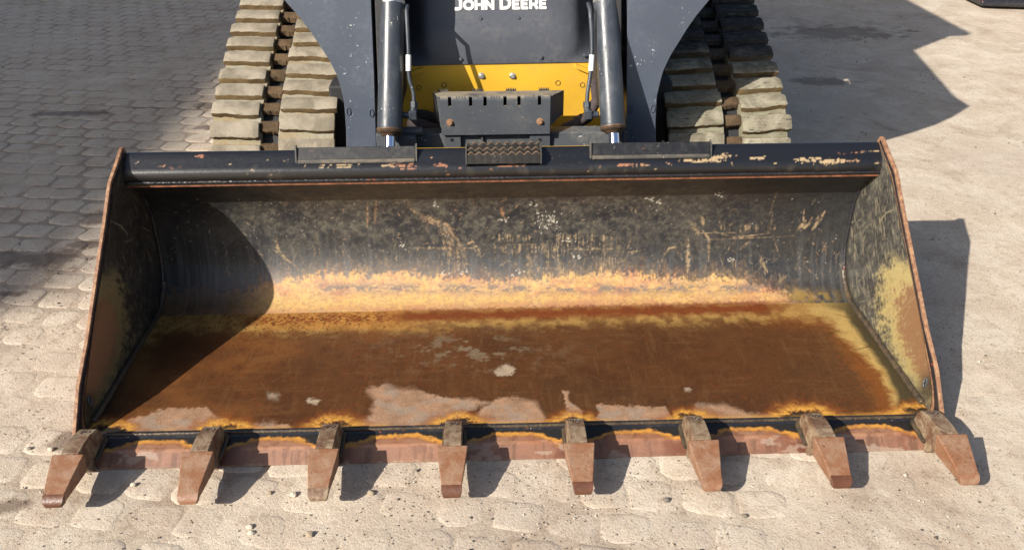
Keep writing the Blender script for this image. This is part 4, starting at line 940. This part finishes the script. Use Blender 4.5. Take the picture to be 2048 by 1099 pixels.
# tracks ---------------------------------------------------------
TC = (1.425, .2395)
def track_path():                              # closed path of the lug tops, clockwise from front bottom; (y,z)
    pts = []
    r = .2385
    a_up = math.radians(110)
    for a in np.linspace(-90, -250, 60): pts.append((TC[0]+r*math.cos(math.radians(a)), TC[1]+r*math.sin(math.radians(a))))
    pts += [(1.60, .578), (1.90, .690), (2.30, .80), (2.72, .868)]
    c2 = (2.78, .64); r2 = .235
    for a in np.linspace(95, -20, 30): pts.append((c2[0]+r2*math.cos(math.radians(a)), c2[1]+r2*math.sin(math.radians(a))))
    c3 = (2.72, .20); r3 = .2
    for a in np.linspace(-10, -90, 20): pts.append((c3[0]+r3*math.cos(math.radians(a)), c3[1]+r3*math.sin(math.radians(a))))
    return np.array(pts)
tpth = track_path(); cl = np.vstack([tpth, tpth[:1]]); tt = np.concatenate([[0], np.cumsum(np.hypot(*np.diff(cl, axis=0).T))]); PER = tt[-1]
def tp_at(s):
    s = s % PER; return np.array([np.interp(s, tt, cl[:, 0]), np.interp(s, tt, cl[:, 1])])
def tp_fr(s):
    p = tp_at(s); t = tp_at(s+.02)-tp_at(s-.02); t /= np.hypot(*t); n = np.array([-t[1], t[0]])   # travelling front-bottom -> up: outward is to the left (front)
    return p, t, n
PITCHT = .0865; NR = int(round(PER/PITCHT)); PITCHT = PER/NR
def lug(m, s0, x0, x1, seed, h=.019, ln=.066, amp=.005, jit=.0022):
    rr = np.random.RandomState(seed); nx = 17; V_ = []; F_ = []
    prof_ = [(-.5, 0), (-.47, .5), (-.43, .90), (-.36, 1.0), (.36, 1.0), (.46, .80), (.5, 0)]
    bow = rr.uniform(.5, 1.3); q0 = rr.uniform(.35, .65); rag = rr.uniform(-1, 1, nx)
    for k in range(nx):
        f = k/(nx-1); x = x0+(x1-x0)*f; e = 0 if 0 < k < nx-1 else 1
        wav = amp*bow*(2/(1+math.exp(-(f-q0)*14))-1)+rag[k]*jit*.5
        for j, (pt_, ph_) in enumerate(prof_):
            low = max(0, -pt_*2)
            p, t, n = tp_fr(s0+pt_*ln*(1-.10*e)+wav*(low if pt_ < 0 else .25)+rr.uniform(-jit, jit)*(.7 if j < 3 else .25))
            hh = -h+ph_*h*(1-.16*e)+rr.uniform(-jit, jit)*(.45 if j < 3 else .12)
            V_.append((x+rr.uniform(-jit, jit)*.3, p[0]+n[0]*hh, p[1]+n[1]*hh))
    q = len(prof_); m.nlow = getattr(m, 'nlow', []); base = len(m.F)
    for k in range(nx-1):
        for j in range(q-1):
            F_.append((k*q+j, (k+1)*q+j, (k+1)*q+j+1, k*q+j+1))
            if j < 2: m.nlow.append(base+len(F_)-1)
    F_ += [tuple(range(q)), tuple(reversed(range((nx-1)*q, nx*q)))]
    m.last = len(V_)
    m.add(V_, F_)
def build_lug(m, name, mat, par, sm):
    o = m.build(name, mat, par, sm); o.data.materials.append(MAT['gritR' if mat is MAT['lugR'] else 'grit'])
    for i in getattr(m, 'nlow', []): o.data.polygons[i].material_index = 1
    return o
VIS = [k for k in range(NR) if .16 < ((k*PITCHT) % PER) < 1.75]
for sg in (-1, 1):
    xin, xout = .572, 1.0
    tr = MB(); n_ = 150; V_ = []; F_ = []
    strips = [(.572, .775), (.833, .992)]
    strips = [(.574, .762), (.835, .996)]
    H1 = .020
    base_strips = [(.580, .768), (.829, .990), (.7675, .8295)]
    first = None
    for (a, b) in base_strips:
        V_ = []; F_ = []
        for k in range(n_):
            p, t, n = tp_fr(PER*k/n_)
            dd = 0 if a != .7675 else -.030
            for x, hh in ((a, -.050+dd), (b, -.050+dd), (b, -H1+.0006*math.sin(k)+dd), ((a+b)/2, -H1+.001+dd), (a, -H1+dd)):
                V_.append((sg*x, p[0]+n[0]*hh, p[1]+n[1]*hh))
        for k in range(n_):
            k2 = (k+1) % n_
            for j in range(5): F_.append((k*5+j, k*5+(j+1) % 5, k2*5+(j+1) % 5, k2*5+j))
        if sg < 0: F_ = [f[::-1] for f in F_]
        o = MB(); o.add(V_, F_)
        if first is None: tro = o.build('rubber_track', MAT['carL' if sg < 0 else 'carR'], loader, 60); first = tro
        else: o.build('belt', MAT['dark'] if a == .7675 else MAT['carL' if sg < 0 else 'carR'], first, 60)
    restl = MB(); restb = MB()
    for k in range(NR):
        s0 = k*PITCHT+.02
        for w_, (a, b, ds) in enumerate(((.572, .765, .016), (.832, .999, -.004))):
            m = MB() if k in VIS else restl
            rr = np.random.RandomState(900+k*7+w_*3+(sg > 0)*51)
            lug(m, s0+ds+rr.uniform(-.003, .003), sg*(a+rr.uniform(-.004, .004)), sg*(b+rr.uniform(-.005, .003)), 1000+k*5+w_+(sg > 0)*77, amp=.0045*(1 if w_ == 0 else 1))
            if sg < 0: pass
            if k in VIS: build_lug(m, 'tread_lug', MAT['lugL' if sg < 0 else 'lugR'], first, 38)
        m = MB() if k in VIS else restb                     # link between the drive windows
        p, t, n = tp_fr(s0+.012)
        lug(m, s0+.012, sg*.7655, sg*.8320, 3000+k+(sg > 0)*9, h=.020, ln=.046, amp=.002, jit=.003)
        for q in range(m.last):
            v = m.V[len(m.V)-m.last+q]; m.V[len(m.V)-m.last+q] = (v[0], v[1]-n[0]*.017, v[2]-n[1]*.017)
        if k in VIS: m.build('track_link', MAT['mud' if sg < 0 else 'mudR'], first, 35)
    o = restl.build('tread_lug', MAT['lugL' if sg < 0 else 'lugR'], first, 38); o['kind'] = 'stuff'
    o = restb.build('track_link', MAT['mud'], first, 35); o['kind'] = 'stuff'
    # idler, sprocket, rollers and undercarriage rail
    for nm, (y, z), r in (('idler_wheel', TC, .175), ('drive_sprocket', (2.78, .64), .17), ('track_roller', (1.8, .16), .10), ('track_roller', (2.15, .16), .10), ('track_roller', (2.5, .16), .10)):
        m = MB(); m.tube([(sg*.60, y, z), (sg*.97, y, z)], r, 32); m.build(nm, MAT['rubber'], loader, 30, .006)
    m = MB(); m.box(*sorted((sg*.44, sg*.60)), 1.35, 2.9, .18, .50); m.build('undercarriage_rail', MAT['dark'], loader, 30, .01)

# ------------------------------------------------------------ neighbouring machine at the upper right corner
other = empty('wheel_loader', (4.3, 5.3, 0), 'dark parked machine just showing its black tyre at the top right corner', 'loader')
def wheel(cx, cy, name='tyre'):
    m = MB(); prof_ = [(-.17, .30), (-.19, .42), (-.165, .50), (-.12, .525), (.12, .525), (.165, .50), (.19, .42), (.17, .30)]
    n = 48; V_ = []; F_ = []
    for k in range(n):
        a = 2*math.pi*k/n
        for x, r in prof_: V_.append((cx+x, cy+r*math.cos(a), .53+r*math.sin(a)))
    q = len(prof_)
    for k in range(n):
        for j in range(q): F_.append((k*q+j, k*q+(j+1) % q, ((k+1) % n)*q+(j+1) % q, ((k+1) % n)*q+j))
    m.add(V_, F_); ty = m.build(name, MAT['rubber'], other, 40)
    for sd in (-1, 1):
        for k in range(18):
            a = 2*math.pi*(k+.25*sd)/18; m2 = MB(); c_, s_ = math.cos(a), math.sin(a)
            P = []
            for (x, da, r) in ((0, .09, .515), (0, -.02, .515), (sd*.165, -.10, .485), (sd*.165, .01, .485)): P.append((cx+x, cy+r*math.cos(a+da), .53+r*math.sin(a+da)))
            Q = [(x, cy+(y-cy)*1.06, .53+(z-.53)*1.06) for x, y, z in P]; m2.hexa(P+Q); m2.build('tread_bar', MAT['rubber'], ty, 30)
    m = MB(); m.tube([(cx-.13, cy, .53), (cx+.13, cy, .53)], .29, 28); m.build('rim', MAT['yellow'], ty, 30, .01)
wheel(4.05, 5.28); wheel(5.75, 5.28)
m = MB(); m.box(4.30, 5.50, 4.9, 7.4, .45, 1.35); m.build('body', MAT['yellow'], other, 30, .04)
m = MB(); m.box(4.45, 5.35, 5.6, 7.0, 1.36, 2.5); m.build('cab', MAT['panel'], other, 30, .05)
sk = MB(); a = at(1962, 13, 2, 0.02); sk.hexa([(a[0], a[1], .02), (5.6, 4.02, .02), (5.9, 5.0, .02), (3.42, 5.25, .02), (a[0], a[1], .05), (5.6, 4.02, .05), (5.9, 5.0, .62), (3.42, 5.25, .62)]); sk.build('steel_blade', MAT['black'], other, 30, .01)

# ------------------------------------------------------------ building to the left whose shade falls over the upper left of the yard
H = 13.0; bx1 = -1.50-1.187*H; by0 = .78-1.009*H
bl = empty('storage_building', (bx1-6, by0+12, 0), 'tall plain storage building left of the yard, casting the long shade', 'building')
m = MB(); m.box(bx1-12, bx1, by0, by0+27, 0, H); m.build('wall', MAT['wall'], bl, 30)
m = MB(); m.box(bx1-12.2, bx1+.001, by0-.001, by0+27.2, H+.001, H+.25-.25+.05); m.build('roof', MAT['roof'], bl, 30)
for k in range(6):
    for j in range(3):
        m = MB(); y = by0+2+k*4.2; z = 1.5+j*4; m.box(bx1+.002, bx1+.06, y, y+1.6, z, z+1.8); w = m.build('window', MAT['steel'], bl, 30)
        m = MB(); m.box(bx1+.062, bx1+.07, y+.1, y+1.5, z+.1, z+1.7); m.build('pane', MAT['glass'], w, 30)
